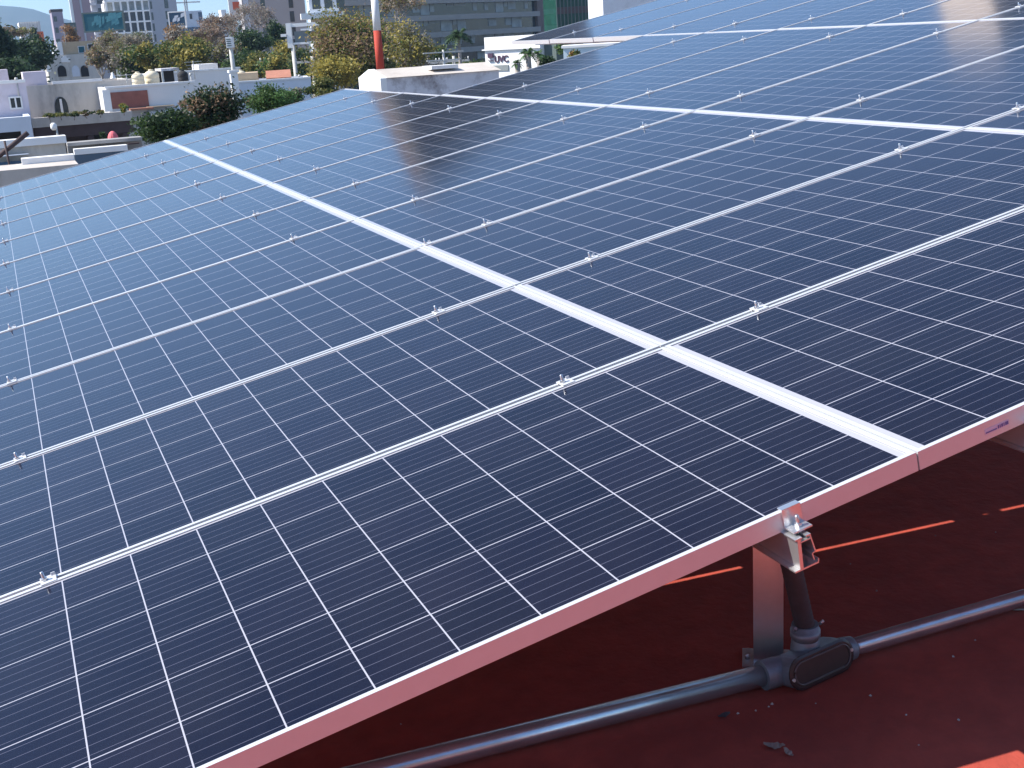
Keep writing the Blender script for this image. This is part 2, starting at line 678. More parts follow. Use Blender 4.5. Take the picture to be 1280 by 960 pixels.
def ring(hx_, hz_, y):
    return [bc + tilt @ Vector((x, y, z)) for x, z in stadium(hx_, hz_)]


loft(body, [ring(.088, .024, .036), ring(.098, .034, .028), ring(.100, .037, .0), ring(.100, .037, -.030)])
body.tube([L(-.165, cy - .006, cz), L(-.135, cy - .006, cz), L(-.10, cy - .006, cz)], [.034, .0345, .032], 20)
body.tube([L(.060, cy + .004, cz), L(.090, cy + .004, cz)], [.030, .027], 20)
body.tube([L(-.040, cy + .004, cz + .01), L(-.041, cy + .004, cz + .058)], [.036, .031], 20)
fb = body.build('fitting_body', 'cast', con, bevel=.0015)
cov = MB()
loft(cov, [ring(.102, .0385, -.0305), ring(.102, .0385, -.0335), ring(.095, .0325, -.0355)])
cv = cov.build('oval_lid', 'cover', fb)
lip = MB()
rr_ = [bc + tilt @ Vector((x, -.0365, z)) for x, z in stadium(.088, .0255, 14)]
lip.tube(rr_ + [rr_[0]], .0022, 6)
lip.build('lid_rib', 'cover_edge', fb)
for dx in (-.094, .094):
    q = MB()
    c0 = bc + tilt @ Vector((dx, -.033, -.006 if dx < 0 else .004))
    c1 = bc + tilt @ Vector((dx, -.038, -.006 if dx < 0 else .004))
    q.tube([c0, c1], .0042, 10)
    q.build('screw', 'steel', fb)
q = MB()
q.tube([L(-.041, cy + .004, cz + .056), L(-.041, cy + .004, cz + .064), L(-.0412, cy + .004, cz + .0642), L(-.0414, cy + .004, cz + .080), L(-.0416, cy + .004, cz + .0802), L(-.042, cy + .004, cz + .094)],
       [.0305, .0305, .034, .034, .031, .0305], 20)
col_ = q.build('collar', 'cast', con)
for dx in (-.033, .032):
    q = MB()
    q.tube([L(-.042 + dx, cy - .006, cz + .090), L(-.042 + dx * 1.14, cy - .014, cz + .100)], .0035, 8)
    q.build('set_screw', 'steel', con)
q = MB()
pts, rad = [], []
N_ = 46
for k in range(N_):
    t_ = k / (N_ - 1)
    pts.append(L(-.042 - .145 * t_, cy + .004 - .10 * t_, cz + .088 + .37 * t_))
    rad.append(.0225 + (.0006 if k % 2 else -.0006))
q.tube(pts, rad, 18)
q.build('riser', 'riser', con)


# small litter on the roof
def litter(name, px, py, mk, mname, label, cat, group=None):
    d = (CAMF + CAMX * ((px - 640) / FPX) + CAMD * ((py - 480) / FPX))
    p = EYE + d * ((ZR + .001 - EYE.z) / d.z)
    mb = MB()
    mk(mb)
    o = mb.build(name, mname, loc=p)
    tag(o, label, cat, group)
    return o


def leafy(mb, s=1.0, seed=0):
    r = random.Random(seed)
    vs = []
    n = 9
    top, bot = [], []
    for k in range(n):
        t_ = k / (n - 1)
        wd = .012 * s * math.sin(math.pi * min(1, t_ * .93 + .05)) * r.uniform(.7, 1.15)
        x = (t_ - .5) * .055 * s
        z = .004 + .010 * s * abs(t_ - .45) + r.uniform(0, .002)
        top.append((x, wd, z + .004 * r.random()))
        bot.append((x, -wd, z))
    vs = top + bot
    fs = [(k, k + 1, n + k + 1, n + k) for k in range(n - 1)]
    vs2 = [(x, y, z - .0012) for x, y, z in vs]
    mb.poly(vs, fs)
    mb.poly(vs2, [f[::-1] for f in fs])


def twiggy(length, ang):
    def f(mb):
        c, s = math.cos(ang), math.sin(ang)
        mb.tube([(0, 0, .003), (c * length * .5, s * length * .5, .006), (c * length, s * length, .004)], [.0028, .0024, .0015], 6)
    return f


o = litter('dead_leaf', 968, 935, lambda m: leafy(m, .8, 1), 'leafdead', 'curled pale dead leaf on the roof below the pipe fitting, the larger one', 'leaf', 'dead leaves on the roof')
o.rotation_euler = (0, 0, -.6)
o = litter('dead_leaf', 985, 943, lambda m: leafy(m, .5, 2), 'leafdead', 'small curled dead leaf right beside the larger pale leaf on the roof', 'leaf', 'dead leaves on the roof')
o.rotation_euler = (0, .2, -1.4)
o = litter('dead_leaf', 905, 897, lambda m: leafy(m, .55, 3), 'riser', 'dark leaf scrap lying on the roof just in front of the thick pipe', 'leaf', 'dead leaves on the roof')
litter('twig', 1266, 763, twiggy(.06, -.75), 'twig', 'thin grey twig on the roof beside the narrow pipe at right', 'twig')
pebs = [(922, 893), (946, 889), (967, 880), (1133, 893), (1190, 820), (1196, 900), (1148, 932), (1170, 610 + 60), (1064, 705), (1245, 665), (1095, 738), (500, 905), (960, 884), (1020, 880), (1090, 870), (1220, 800)]
for k, (a, b) in enumerate(pebs):
    if k == 0:
        def chip(m):
            m.poly([(0, 0, 0), (.006, .001, 0), (.004, .006, 0), (-.001, .004, 0), (.002, .002, .004)], [(0, 1, 4), (1, 2, 4), (2, 3, 4), (3, 0, 4), (3, 2, 1, 0)])
        peb = litter('paint_chip', a, b, chip, 'pvc', 'tiny pale chip scattered on the red roof in the shade', 'chip', 'pale chips scattered on the roof')
    else:
        o = peb.copy()
        COL.objects.link(o)
        d = (CAMF + CAMX * ((a - 640) / FPX) + CAMD * ((b - 480) / FPX))
        o.location = EYE + d * ((ZR + .001 - EYE.z) / d.z)
        o.rotation_euler = (0, 0, k)
        s_ = RND.uniform(.5, 1.1)
        o.scale = (s_, s_, s_)

# ---------------------------------------------------------------- the town beyond the roof
for nm, c, kw in (
    ('lilac', (.62, .56, .62), dict(var=.05, stain=(.45, .40, .42), stainamt=.4)),
    ('render_grey', (.55, .52, .47), dict(var=.12, scale=1.5, stain=(.16, .15, .13), stainamt=.8, stainscale=.5, stretch=(1, 1, .35))),
    ('whitewall', (.72, .71, .70), dict(var=.06, scale=1, stain=(.45, .42, .40), stainamt=.5, stainscale=.5, stretch=(1, 1, .3))),
    ('bluewhite', (.60, .64, .70), dict(var=.06, scale=1, stain=(.38, .38, .40), stainamt=.4, stainscale=.6)),
    ('oldwall', (.64, .62, .64), dict(var=.15, scale=3, stain=(.13, .09, .085), stainamt=.9, stainscale=1.6)),
    ('brickred', (.28, .11, .085), dict(var=.25, scale=3)),
    ('brickpatch', (.36, .15, .09), dict(var=.3, scale=5)),
    ('concrete', (.30, .29, .28), dict(var=.2, scale=1.2, stain=(.12, .11, .10), stainamt=.6)),
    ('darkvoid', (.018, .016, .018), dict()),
    ('darkbrown', (.07, .045, .045), dict(var=.2)),
    ('rooftile', (.40, .17, .11), dict(var=.2, scale=4)),
    ('roofgravel', (.50, .45, .40), dict(var=.15, scale=3, stain=(.33, .28, .24), stainamt=.6)),
    ('tan', (.50, .38, .25), dict(var=.1)),
    ('brownclad', (.19, .14, .125), dict(var=.15, scale=.4)),
    ('slab', (.36, .33, .30), dict(var=.1, scale=.5)),
    ('pinkstone', (.30, .19, .20), dict(var=.1, scale=.2)),
    ('towergrey', (.40, .40, .43), dict(var=.06, scale=.1)),
    ('towerbeige', (.42, .40, .40), dict(var=.05, scale=.1)),
    ('mauve', (.30, .26, .32), dict(var=.15, scale=.4)),
    ('blind', (.36, .38, .37), dict(var=.35, scale=.7)),
    ('steelgreen', (.10, .13, .12), dict()),
    ('redpaint', (.42, .05, .03), dict(var=.25, scale=2)),
    ('polewhite', (.68, .68, .68), dict(var=.05)),
    ('cream_tank', (.68, .60, .44), dict(var=.05)),
    ('black_tank', (.02, .02, .022), dict(var=.1)),
    ('pinkcloth', (.75, .16, .18), dict()),
    ('terracotta', (.30, .11, .07), dict(var=.2)),
    ('cement_pole', (.50, .49, .46), dict(var=.1)),
    ('teal', (.012, .10, .13), dict(var=.1)),
    ('tealpale', (.06, .22, .26), dict(var=.2)),
    ('navy', (.02, .06, .11), dict(var=.2)),
    ('orange', (.65, .12, .04), dict()),
    ('palebluepanel', (.55, .66, .72), dict(var=.04)),
    ('paleclad', (.62, .52, .45), dict(var=.05)),
    ('wire', (.03, .03, .03), dict()),
    ('signdark', (.06, .03, .06), dict()),
    ('signgrey', (.20, .22, .22), dict(var=.1)),
    ('bark', (.13, .10, .075), dict(var=.3, scale=4)),
    ('barkgrey', (.30, .27, .25), dict(var=.3, scale=4)),
):
    M[nm] = mat(nm, c, kw.pop('rough', .85), 0, **kw)
M['glass'] = mat('window_glass', (.03, .04, .045), .08, 0, .3, .8)
M['glassgreen'] = mat('green_glazing', (.008, .06, .038), .06, 0, .4, .5)
M['glassblue'] = mat('blue_glazing', (.05, .10, .16), .06, 0, .3, .5)


class Facade:
    """a vertical wall plane standing D metres away; loc() reads photo pixels back into its own x (along) and z (up)"""

    def __init__(s, name, label, cat, px0, px1, py, D, yaw=21.6, group=None):
        a = P(px0, py, D)
        s.A = Vector((a.x, a.y, ZG))
        s.r = Matrix.Rotation(math.radians(yaw), 3, 'Z') @ RH
        s.n = UP.cross(s.r)
        ang = math.atan2(s.r.y, s.r.x)
        s.root = empty(name, s.A, ang, label, cat, group)
        s.W = s.loc(px1, py)[0]
        s.H = s.loc(px0, py)[1]

    def loc(s, px, py, off=0.0):
        d = CAMF + CAMX * ((px - 640) / FPX) + CAMD * ((py - 480) / FPX)
        t = (s.A + s.n * off - EYE).dot(s.n) / d.dot(s.n)
        q = EYE + d * t - s.A
        return q.dot(s.r), q.z

    def part(s, name, boxes, m, parent=None):
        mb = MB()
        for b in boxes:
            mb.box(*b)
        return mb.build(name, m, parent or s.root)

    def pxbox(s, x0, y0, x1, y1, front, back):
        """box whose front face fills the pixel rectangle"""
        a = s.loc(x0, y1, front)
        b = s.loc(x1, y0, front)
        xm = sorted((a[0], b[0]))
        zm = sorted((a[1], b[1]))
        return (xm[0], xm[1], front, back, zm[0], zm[1])


def wall_house(name, label, cat, px0, px1, py, D, depth, wallm, yaw=21.6, group=None, roofm='roofgravel', parap=.35):
    f = Facade(name, label, cat, px0, px1, py, D, yaw, group)
    f.depth = depth
    W, H = f.W, f.H
    t = .18
    f.part('wall', [(0, W, 0, t, -.1, H), (0, t, t + .002, depth, -.1, H), (W - t, W, t + .002, depth, -.1, H), (t + .002, W - t - .002, depth - t, depth, -.1, H)], wallm)
    f.part('roof', [(t + .004, W - t - .004, t + .004, depth - t - .004, H - parap - .2, H - parap)], roofm)
    return f


def window(f, x0, y0, x1, y1, m='glass', fm='white', name='window', proud=.04, bars=0):
    b = f.pxbox(x0, y0, x1, y1, -proud, .02)
    fr = .06
    w_ = f.part(name, [(b[0] - fr, b[0], -proud - .02, .03, b[4] - fr, b[5] + fr), (b[1], b[1] + fr, -proud - .02, .03, b[4] - fr, b[5] + fr),
                       (b[0] + .001, b[1] - .001, -proud - .02, .03, b[5], b[5] + fr), (b[0] + .001, b[1] - .001, -proud - .02, .03, b[4] - fr, b[4])] +
                [(b[0] + (b[1] - b[0]) * (k + 1) / (bars + 1) - .03, b[0] + (b[1] - b[0]) * (k + 1) / (bars + 1) + .03, -proud - .02, .03, b[4] + .001, b[5] - .001) for k in range(bars)], fm)
    f.part('pane', [(b[0] + .002, b[1] - .002, -proud + .01, .02, b[4] + .002, b[5] - .002)], m, w_)
    return w_


# ---- tall and far buildings first
def tower(name, label, px0, px1, py, D, depth, m, yaw=21.6, floors=None, winm='glass', cat='tower', band=None, x0=0, x1=1, fh=3.3):
    f = Facade(name, label, cat, px0, px1, py, D, yaw)
    W, H = f.W, f.H
    f.part('wall', [(0, W, 0, depth, -.2, H)], m)
    f.part('roof_box', [(W * .3, W * .7, depth * .3, depth * .7, H, H + 2.5)], m)
    return f


# pinkish tower cut by the top edge
f = tower('tower', 'tall pinkish stone tower with a white edge at far left, cut by the top', 86, 108, -26, 520, 12, 'pinkstone', yaw=21.6)
f.part('corner_strip', [(-1.2, 0, .3, 2.2, 0, f.H)], 'white')
f.part('pilaster', [(f.W * .42, f.W * .52, -.35, -.002, 0, f.H)], 'towergrey')
f2 = tower('tower', 'grey tower with stacked white balconies behind the larger teal billboard', 110, 131, -20, 540, 14, 'towergrey', yaw=21.6)
for k in range(24):
    z = 4 + k * 3.4
    if z < f2.H - 2:
        f2.part('balcony', [(-.6, f2.W * .30, -1.3, -.002, z, z + 1.1)], 'white')
        f2.part('window_band', [(f2.W * .38, f2.W - .3, -.08, -.002, z + .6, z + 2.2)], 'glass')
# white building site with open floors
f = Facade('white_building', 'white office block with open floors between two grey towers', 'building', 131, 187, 3, 430)
W, H = f.W, f.H
f.part('wall', [(0, W, 6, 16, -.2, H)], 'whitewall')
nfl = int(H // 3.6)
for k in range(nfl):
    z = H - 3.6 * (k + 1)
    f.part('floor_slab', [(-.2, W + .2, -.3, 5.99, z, z + .5)], 'white' if k > 0 else 'white')
    f.part('glazing', [(.3, W - .3, 2.2, 2.4, z + .5, z + 3.58)], 'glass' if k % 3 else 'blind')
for k in range(7):
    f.part('column', [(W * k / 6.2, W * k / 6.2 + .6, -.2, .5, -.2, H)], 'white')
f.part('roof_slab', [(-.2, W + .2, -.3, 5.99, H - .001, H + .7)], 'white')
# grey tower with a dark stair window strip
f = tower('tower', 'plain blue grey tower with one dark window column right of the open white block', 182, 217, -24, 370, 4, 'towergrey', yaw=15)
sx = f.W * .56
for k in range(26):
    z = 6 + k * 3.2
    if z < f.H - 3:
        f.part('window', [(sx, sx + 1.1, -.06, .02, z, z + 2.4)], 'glass')
        f.part('side_window', [(.35, .9, -.06, .02, z, z + 2.2)], 'glass')
# billboards
def billboard(label, px0, px1, py0, py1, D, pmx, pby, face, art, yaw=0):
    f = Facade('billboard', label, 'billboard', px0, px1, py0, D, yaw, 'billboards')
    b = f.pxbox(px0, py0, px1, py1, 0, .3)
    f.part('panel', [b], face)
    f.part('frame', [(b[0] - .25, b[1] + .25, -.05, .42, b[5], b[5] + .25), (b[0] - .25, b[1] + .25, -.05, .42, b[4] - .25, b[4]), (b[0] - .25, b[0], -.05, .42, b[4], b[5]), (b[1], b[1] + .25, -.05, .42, b[4], b[5])],
           'steelgreen' if face == 'teal' else 'white')
    xm = f.loc(pmx, py1)[0]
    mb = MB()
    mb.tube([(xm, .8, -.2), (xm, .8, b[5] - .3)], .45, 12)
    mb.build('post', 'steelgreen', f.root)
    f.part('back_frame', [(b[0], b[1], .43, .7, b[4] + .3, b[4] + .6), (b[0], b[1], .43, .7, b[5] - .6, b[5] - .3)], 'steelgreen')
    r = random.Random(int(px0))
    mb = MB()
    for k in range(art):
        x = b[0] + (b[1] - b[0]) * r.uniform(.05, .9)
        z = b[4] + (b[5] - b[4]) * r.uniform(.1, .7)
        wd, ht = r.uniform(.3, 1.1), r.uniform(.3, 1.6)
        mb.poly([(x, -.03 - k * .002, z), (min(x + wd, b[1]), -.03 - k * .002, z + .3 * ht), (min(x + wd * 1.1, b[1]), -.03 - k * .002, min(z + ht, b[5])), (x + .2 * wd, -.03 - k * .002, min(z + .8 * ht, b[5]))], [(0, 1, 2, 3)])
    mb.build('artwork', 'tealpale' if face == 'teal' else 'bluewhite', f.root, fixn=False)


billboard('large teal billboard on a single post in front of the pinkish tower', 107, 152, 15, 39, 210, 133, 60, 'teal', 16)
billboard('small dark blue billboard with pale frame right of the blue grey tower', 213, 230, 15, 33, 260, 216, 50, 'navy', 7)
# distant low blocks
f = Facade('apartment_block', 'narrow mauve block with a dark roofline in front of the far hills', 'building', 64, 78, 15, 340)
f.part('wall', [(0, f.W, 0, 9, -.2, f.H)], 'mauve')
f.part('roof', [(-.15, f.W + .15, -.15, 9.2, f.H, f.H + .7)], 'darkbrown')
for k in range(6):
    f.part('window', [(.4, 1.2, -.05, .02, f.H - 2.6 - k * 3.0, f.H - 1.2 - k * 3.0)], 'glass')
f.part('side_wing', [(f.W + .003, f.W + 3.2, 2, 9, -.2, f.H - 3)], 'steelgreen')
f = Facade('office_building', 'white ribbed low building with red stripe rising behind the dark trees', 'building', 23, 50, 28, 300)
f.part('wall', [(0, f.W, 0, 12, -.2, f.H)], 'whitewall')
for k in range(9):
    f.part('rib', [(f.W * k / 9, f.W * k / 9 + .12, -.25, -.002, f.H - 5, f.H)], 'white')
f.part('red_panel', [(f.W * .78, f.W + .4, -.45, -.26, f.H - 5.5, f.H - 2.4)], 'orange')
f = Facade('office_building', 'pale blue flat office block under the thin crane', 'building', 231, 252, 14, 410)
f.part('wall', [(0, f.W, 0, 10, -.2, f.H)], 'bluewhite')
f.part('window', [(f.W * .25, f.W * .4, -.06, .02, f.H - 2.6, f.H - .9)], 'glass')
f.part('corner_glazing', [(f.W * .78, f.W + .05, -.06, 4, f.H - 4, f.H - .5)], 'glassblue')
f.part('plinth', [(-2, f.W + 6, -.4, -.002, 0, f.H - 5.2)], 'glassblue')
f = Facade('white_block', 'small white block with a taller core on the far skyline', 'building', 276, 291, 22, 430)
f.part('wall', [(0, f.W, 0, 9, -.2, f.H)], 'whitewall')
f.part('core', [(f.W * .12, f.W * .55, 1, 6, f.H, f.H + 2.6)], 'whitewall')
f = Facade('white_block', 'low pale flat roofed block left of the small white block with core', 'building', 254, 276, 27, 420)
f.part('wall', [(0, f.W, 0, 9, -.2, f.H)], 'bluewhite')
f.part('parapet', [(-.1, f.W * .5, -.1, .3, f.H, f.H + .8)], 'white')
# crane
f = Facade('tower_crane', 'thin tower crane against the pale sky at upper left', 'crane', 229, 233, -3, 420)
H = f.H
f.part('mast', [(0, .5, 0, .5, -.2, H), (.7, 1.2, 0, .5, -.2, H)] + [(0, 1.2, .1, .4, 6 + 3 * k, 6.25 + 3 * k) for k in range(int((H - 6) / 3))], 'cement_pole')
f.part('jib', [(-5, 5.5, 0, .5, f.loc(229, 4)[1], f.loc(229, 4)[1] + .45), (-4.4, -2.8, -.3, .9, f.loc(229, 4)[1] - 1, f.loc(229, 4)[1] - .01)], 'cement_pole')
# grey beige tower
f = tower('tower', 'broad grey beige tower with two dark window columns and a red sign', 299, 378, -26, 262, 9, 'towerbeige', yaw=15)
for fx in (.29, .74):
    for k in range(24):
        z = 5 + k * 2.9
        if z < f.H - 2.5:
            f.part('window', [(f.W * fx, f.W * fx + .95, -.06, .02, z, z + 2.2)], 'glass')
f.part('pale_edge', [(f.W * .02, f.W * .10, -.2, -.002, 0, f.H)], 'bluewhite')
b = f.pxbox(288, -6, 297, 26, -.5, .4)
w_ = f.part('wall_sign', [b], 'white')
b = f.pxbox(291.5, 2, 299, 12, -.6, -.502)
f.part('emblem', [b], 'orange', w_)

# brown office building, its upper floors above the picture and mirrored in the panels
f = Facade('office_building', 'long brown office building with many window bands behind the palm trees', 'building', 428, 692, 60, 220, 52)
W, H0 = f.W, f.H
FHT = 3.15
z40 = f.loc(560, 43)[1]
NF = 8
base = z40 - 3 * FHT
NF = int((61.5 - base) / FHT)
HT = base + NF * FHT
f.part('core_wall', [(0, W, 1.5, 4.5, -.2, HT + 1.2)], 'brownclad')
xe = f.loc(672, 40)[0]
f.part('end_pier', [(xe, W, -.2, 1.49, -.2, HT + 1.2)], 'brownclad')
f.part('pier_edge', [(W - .6, W - .1, -.35, -.202, -.2, HT + 1.2)], 'slab')
rw = random.Random(5)
for k in range(NF + 1):
    z = base + k * FHT
    f.part('floor_slab', [(-.3, xe - .01, -.9, 1.48, z - .45, z + .55)], 'slab')
    if k < NF:
        wb = f.part('window_band', [(.1, xe - .05, .5, .7, z + .551, z + FHT - .451)], 'glass')
        x = .4
        while x < xe - 3 and k < 6:
            wd = rw.choice((1.2, 2.0, 2.6, 3.4))
            if rw.random() < .6:
                hh = rw.choice((.5, .9, 1.5, 2.0))
                f.part('blind', [(x, x + wd, .42, .498, z + FHT - .455 - hh, z + FHT - .455)], 'blind', wb)
            x += wd + .25
f.part('base_wall', [(-.3, xe - .01, 0, 1.48, -.2, base - .46)], 'brownclad')
for k in range(9):
    xx = W * .36 + k * 1.9
    f.part('ground_window', [(xx, xx + 1.3, -.06, .02, base - 4.6, base - 2.2)], 'glass')
# lit penthouse pieces left of the pole
f = Facade('terrace_house', 'white stepped terrace building partly hidden by the yellow trees', 'building', 376, 426, 17, 150, 10)
W, H = f.W, f.H
f.part('wall', [(1.2, W, 3, 11, -.2, H + 6)], 'bluewhite')
f.part('terrace_slab', [(0, W + .3, 0, 2.99, H - .7, H)], 'white')
f.part('terrace_wall', [(1.4, W - 2.2, .6, 2.9, H - 4.2, H - .71)], 'tan')
f.part('column', [(W - 1.9, W - 1.4, .2, .8, -.2, H - .71)], 'white')
for k in range(3):
    f.part('window', [(1.6 + k * 1.5, 2.6 + k * 1.5, 2.9, 3.02, H + .5, H + 2.6)], 'glass')
f.part('lower_slab', [(-1.6, W * .6, -.5, 2.99, H - 5.2, H - 4.6)], 'concrete')
# green glass block and pale wall right of the brown building
f = Facade('glass_building', 'dark green glazed block right of the brown office building', 'building', 693, 752, -38, 205, 10)
W, H = f.W, f.H
f.part('curtain_wall', [(0, W, 0, 10, -.2, H)], 'glassgreen')
for k in range(14):
    f.part('mullion', [(W * k / 13, W * k / 13 + .14, -.15, -.002, 0, H)], 'steelgreen')
for k in range(5):
    z = f.loc(700, 13 - k * 22)[1]
    if z < H:
        f.part('spandrel', [(0, W, -.10, -.003, z - .6, z + .5)], 'darkbrown')
f = Facade('blank_wall_building', 'blank pale building beside the green glazed block at the top edge', 'building', 753, 830, -12, 185, 10)
f.part('wall', [(0, f.W, 0, 9, -.2, f.H)], 'bluewhite')
f.part('parapet', [(-.1, f.W + .1, -.1, .3, f.H, f.H + .5)], 'white')

# ---- nearer town
# white shed with stained side wall, and the red and white mast behind it
f = Facade('rooftop_shed', 'long low shed with white gable end and stained side wall beyond the panels', 'shed', 483, 624, 97.5, 23, 21.6)
W, H, dp = f.W, f.H, 1.5
f.part('wall', [(.001, W, 0, .15, H - 3, H), (.001, W, dp - .15, dp, H - 3, H), (W - .15, W, .151, dp - .151, H - 3, H)], 'oldwall')
mb = MB()
mb.prism([(0, H - 3), (dp, H - 3), (dp, H), (dp / 2, H + .16), (0, H)], 'x', -.12, 0)
mb.build('gable_end', 'white', f.root)
mb = MB()
mb.prism([(-.05, H + .002), (dp + .05, H + .002), (dp / 2, H + .15)], 'x', .002, W + .03)
mb.build('roof', 'roofgravel', f.root)
f.part('roof_patch', [(W * .42, W * .66, .15, .7, H + .09, H + .155)], 'whitewall')
f.part('plinth', [(-.12, W, 0, dp, -.1, H - 3.001)], 'concrete')
f = Facade('radio_mast', 'tall white and red banded mast behind the gable end shed', 'mast', 472, 481, 92, 28)
x, z0 = f.loc(476.2, 93)
tops = [f.loc(476, 90)[1], f.loc(474, 38)[1]]
zz = [f.loc(476, 94)[1], tops[0], tops[1], f.loc(472, -12)[1]]
cols = ['polewhite', 'redpaint', 'polewhite']
f.part('footing', [(x - .25, x + .25, -.25, .25, -.1, zz[0] - .001)], 'concrete')
for k in range(3):
    mb = MB()
    mb.tube([(x, 0, zz[k] + .001), (x, 0, zz[k + 1])], [.098 - .005 * k, .098 - .005 * (k + 1)], 14)
    mb.build('red_band' if cols[k] == 'redpaint' else 'white_band', cols[k], f.root)
# white commercial building with the sign
f = wall_house('shop_building', 'white commercial building with a dark lettered sign behind small palms', 'building', 605, 674, 47, 62, 7, 'white', yaw=-35)
W, H = f.W, f.H
f.part('cornice', [(-.1, W + .1, -.12, -.002, f.loc(640, 60)[1] - .06, f.loc(640, 60)[1])], 'whitewall')
b = f.pxbox(609.5, 66.5, 615.5, 72.5, -.10, -.004)
sg = f.part('sign', [b, f.pxbox(609.5, 75.3, 615.5, 76.3, -.10, -.004)], 'signdark')
cu_ = bpy.data.curves.new('lettering', 'FONT')
cu_.body = 'UVC'
cu_.size = 1
cu_.extrude = .02
cu_.offset = .025
to = bpy.data.objects.new('tmp_text', cu_)
COL.objects.link(to)
bpy.context.view_layer.update()
me = bpy.data.meshes.new_from_object(to)
bpy.data.objects.remove(to)
xs = [v.co.x for v in me.vertices]
ys = [v.co.y for v in me.vertices]
b = f.pxbox(617.5, 69, 634, 78.5, -.1, 0)
for v in me.vertices:
    x = (v.co.x - min(xs)) / (max(xs) - min(xs)) if False else v.co.x
sxx = (b[1] - b[0]) / (max(xs) - min(xs))
szz = (b[5] - b[4]) / (max(ys) - min(ys))
x_0, y_0 = min(xs), min(ys)
for v in me.vertices:
    v.co = Vector((b[0] + (v.co.x - x_0) * sxx, -.03 - v.co.z, b[4] + (v.co.y - y_0) * szz))
me.materials.append(M['signdark'])
lo = bpy.data.objects.new('lettering', me)
COL.objects.link(lo)
lo.parent = sg
f.part('shutter', [f.pxbox(616, 81, 635, 89, -.05, .02)], 'signgrey')
f.part('side_door_recess', [(W + .002, W + f.loc(689, 70)[0] - f.loc(674, 70)[0], .4, 3, 0, f.loc(680, 54)[1])], 'steelgreen')
# low walls seen under the far panels
f = Facade('garden_wall', 'dark maroon low wall seen beneath the raised far panels', 'wall', 686, 762, 52, 66)
f.part('wall', [(0, f.W, 0, .3, -.1, f.H)], 'terracotta')
f.part('coping', [(-.05, f.W + .05, -.05, .35, f.H, f.H + .08)], 'darkbrown')
f = Facade('white_cabin', 'small pale cabin with flat roof right of the shrubs under the far panels', 'cabin', 704, 775, 60.5, 52, -5)
f.part('wall', [(0, f.W, 0, 3, -.1, f.H)], 'palebluepanel')
f.part('roof', [(-.08, f.W + .08, -.08, 3.08, f.H, f.H + .1)], 'white')

# lilac house, far left
f = wall_house('lilac_house', 'pale lilac rendered house with a narrow twin window at the left edge', 'house', -75, 33, 110, 47, 6, 'lilac', yaw=21.6, parap=.12)
window(f, 14.5, 122, 25, 135, 'glass', 'whitewall', bars=1)
W, H = f.W, f.H
b0 = f.loc(-75, 149, -3)
b1 = f.loc(38.5, 149, -3)
hp = f.loc(0, 148, -3)[1]
bo = f.pxbox(-60, 164, 26, 190, -3, -2.8)
f.part('porch_wall', [(bo[1], b1[0], -3, -2.75, -.1, bo[5]), (b0[0], bo[0], -3, -2.75, -.1, bo[5]), (b0[0], b1[0], -3, -2.75, bo[5] + .001, hp), (b1[0] - .2, b1[0], -2.749, -.002, -.1, hp)], 'bluewhite')
f.part('porch_roof', [(b0[0] + .01, b1[0] - .21, -2.74, -.002, hp - .25, hp - .08)], 'whitewall')
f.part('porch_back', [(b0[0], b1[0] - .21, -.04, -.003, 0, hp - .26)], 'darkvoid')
def roofbox(f, x0, y0, x1, depth0, depth1, m):
    a, z1_ = f.loc(x0, y0, depth0)
    b_, _ = f.loc(x1, y0, depth0)
    return f.part('roof_room', [(a, b_, depth0, depth1, f.H - .11, z1_)], m)
roofbox(f, -30, 89, 9.5, 2, 5, 'lilac')
f.part('parapet', [(f.W * .30, f.W, -.05, .3, f.H, f.H + .12)], 'white')
# grey stained house
f = wall_house('grey_house', 'grey stained concrete house with one arched dark window behind the planted terrace', 'house', 29, 168, 108, 54, 6, 'render_grey', yaw=21.6, parap=.15)
a = f.loc(65, 103, 0)[0]
b_ = f.loc(128, 103, 0)[0]
f.part('coping', [(a, b_, -.06, .24, f.H, f.H + .12)], 'white')
roofbox(f, 28, 90.5, 57, .3, 3, 'lilac')
b = f.pxbox(70, 126, 84, 142, -.03, .02)
mb = MB()
pr = [(b[0], b[4]), (b[1], b[4]), (b[1], b[5] - .25)] + [((b[0] + b[1]) / 2 + (b[1] - b[0]) / 2 * math.cos(math.pi * k / 8), b[5] - .25 + .45 * math.sin(math.pi * k / 8)) for k in range(1, 8)] + [(b[0], b[5] - .25)]
mb.prism(pr, 'y', -.03, .02)
aw = mb.build('arched_window', 'glass', f.root)
f.part('mullion', [((b[0] + b[1]) / 2 - .05, (b[0] + b[1]) / 2 + .05, -.06, -.031, b[4], b[5] + .1)], 'white', aw)
# planted terrace with dark portico
f = Facade('portico', 'dark shaded portico with planted flat roof in front of the grey house', 'portico', 41, 166, 150, 47)
W, H = f.W, f.H
f.part('roof_slab', [(-.05, W, 0, 4.5, H - .28, H - .1)], 'concrete')
f.part('planter', [(-.05, W, -.02, .3, H - .30, H + .06)], 'roofgravel')
f.part('beam', [(0, W, .05, .3, H - .75, H - .302)], 'darkbrown')
f.part('back_wall', [(0, W, 3.2, 3.4, -.1, H - .29)], 'darkbrown')  # dark colour stands in for the shade under the slab
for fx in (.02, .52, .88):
    f.part('column', [(W * fx, W * fx + .22, .06, .28, -.1, H - .76)], 'darkbrown')
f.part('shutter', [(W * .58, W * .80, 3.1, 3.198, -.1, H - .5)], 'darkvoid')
PORT = f
f = Facade('pink_parasol', 'round coral pink parasol in the shade of the dark portico', 'parasol', 135, 147, 164, 45)
cx, cz_ = f.loc(141, 170)
mb = MB()
rings = []
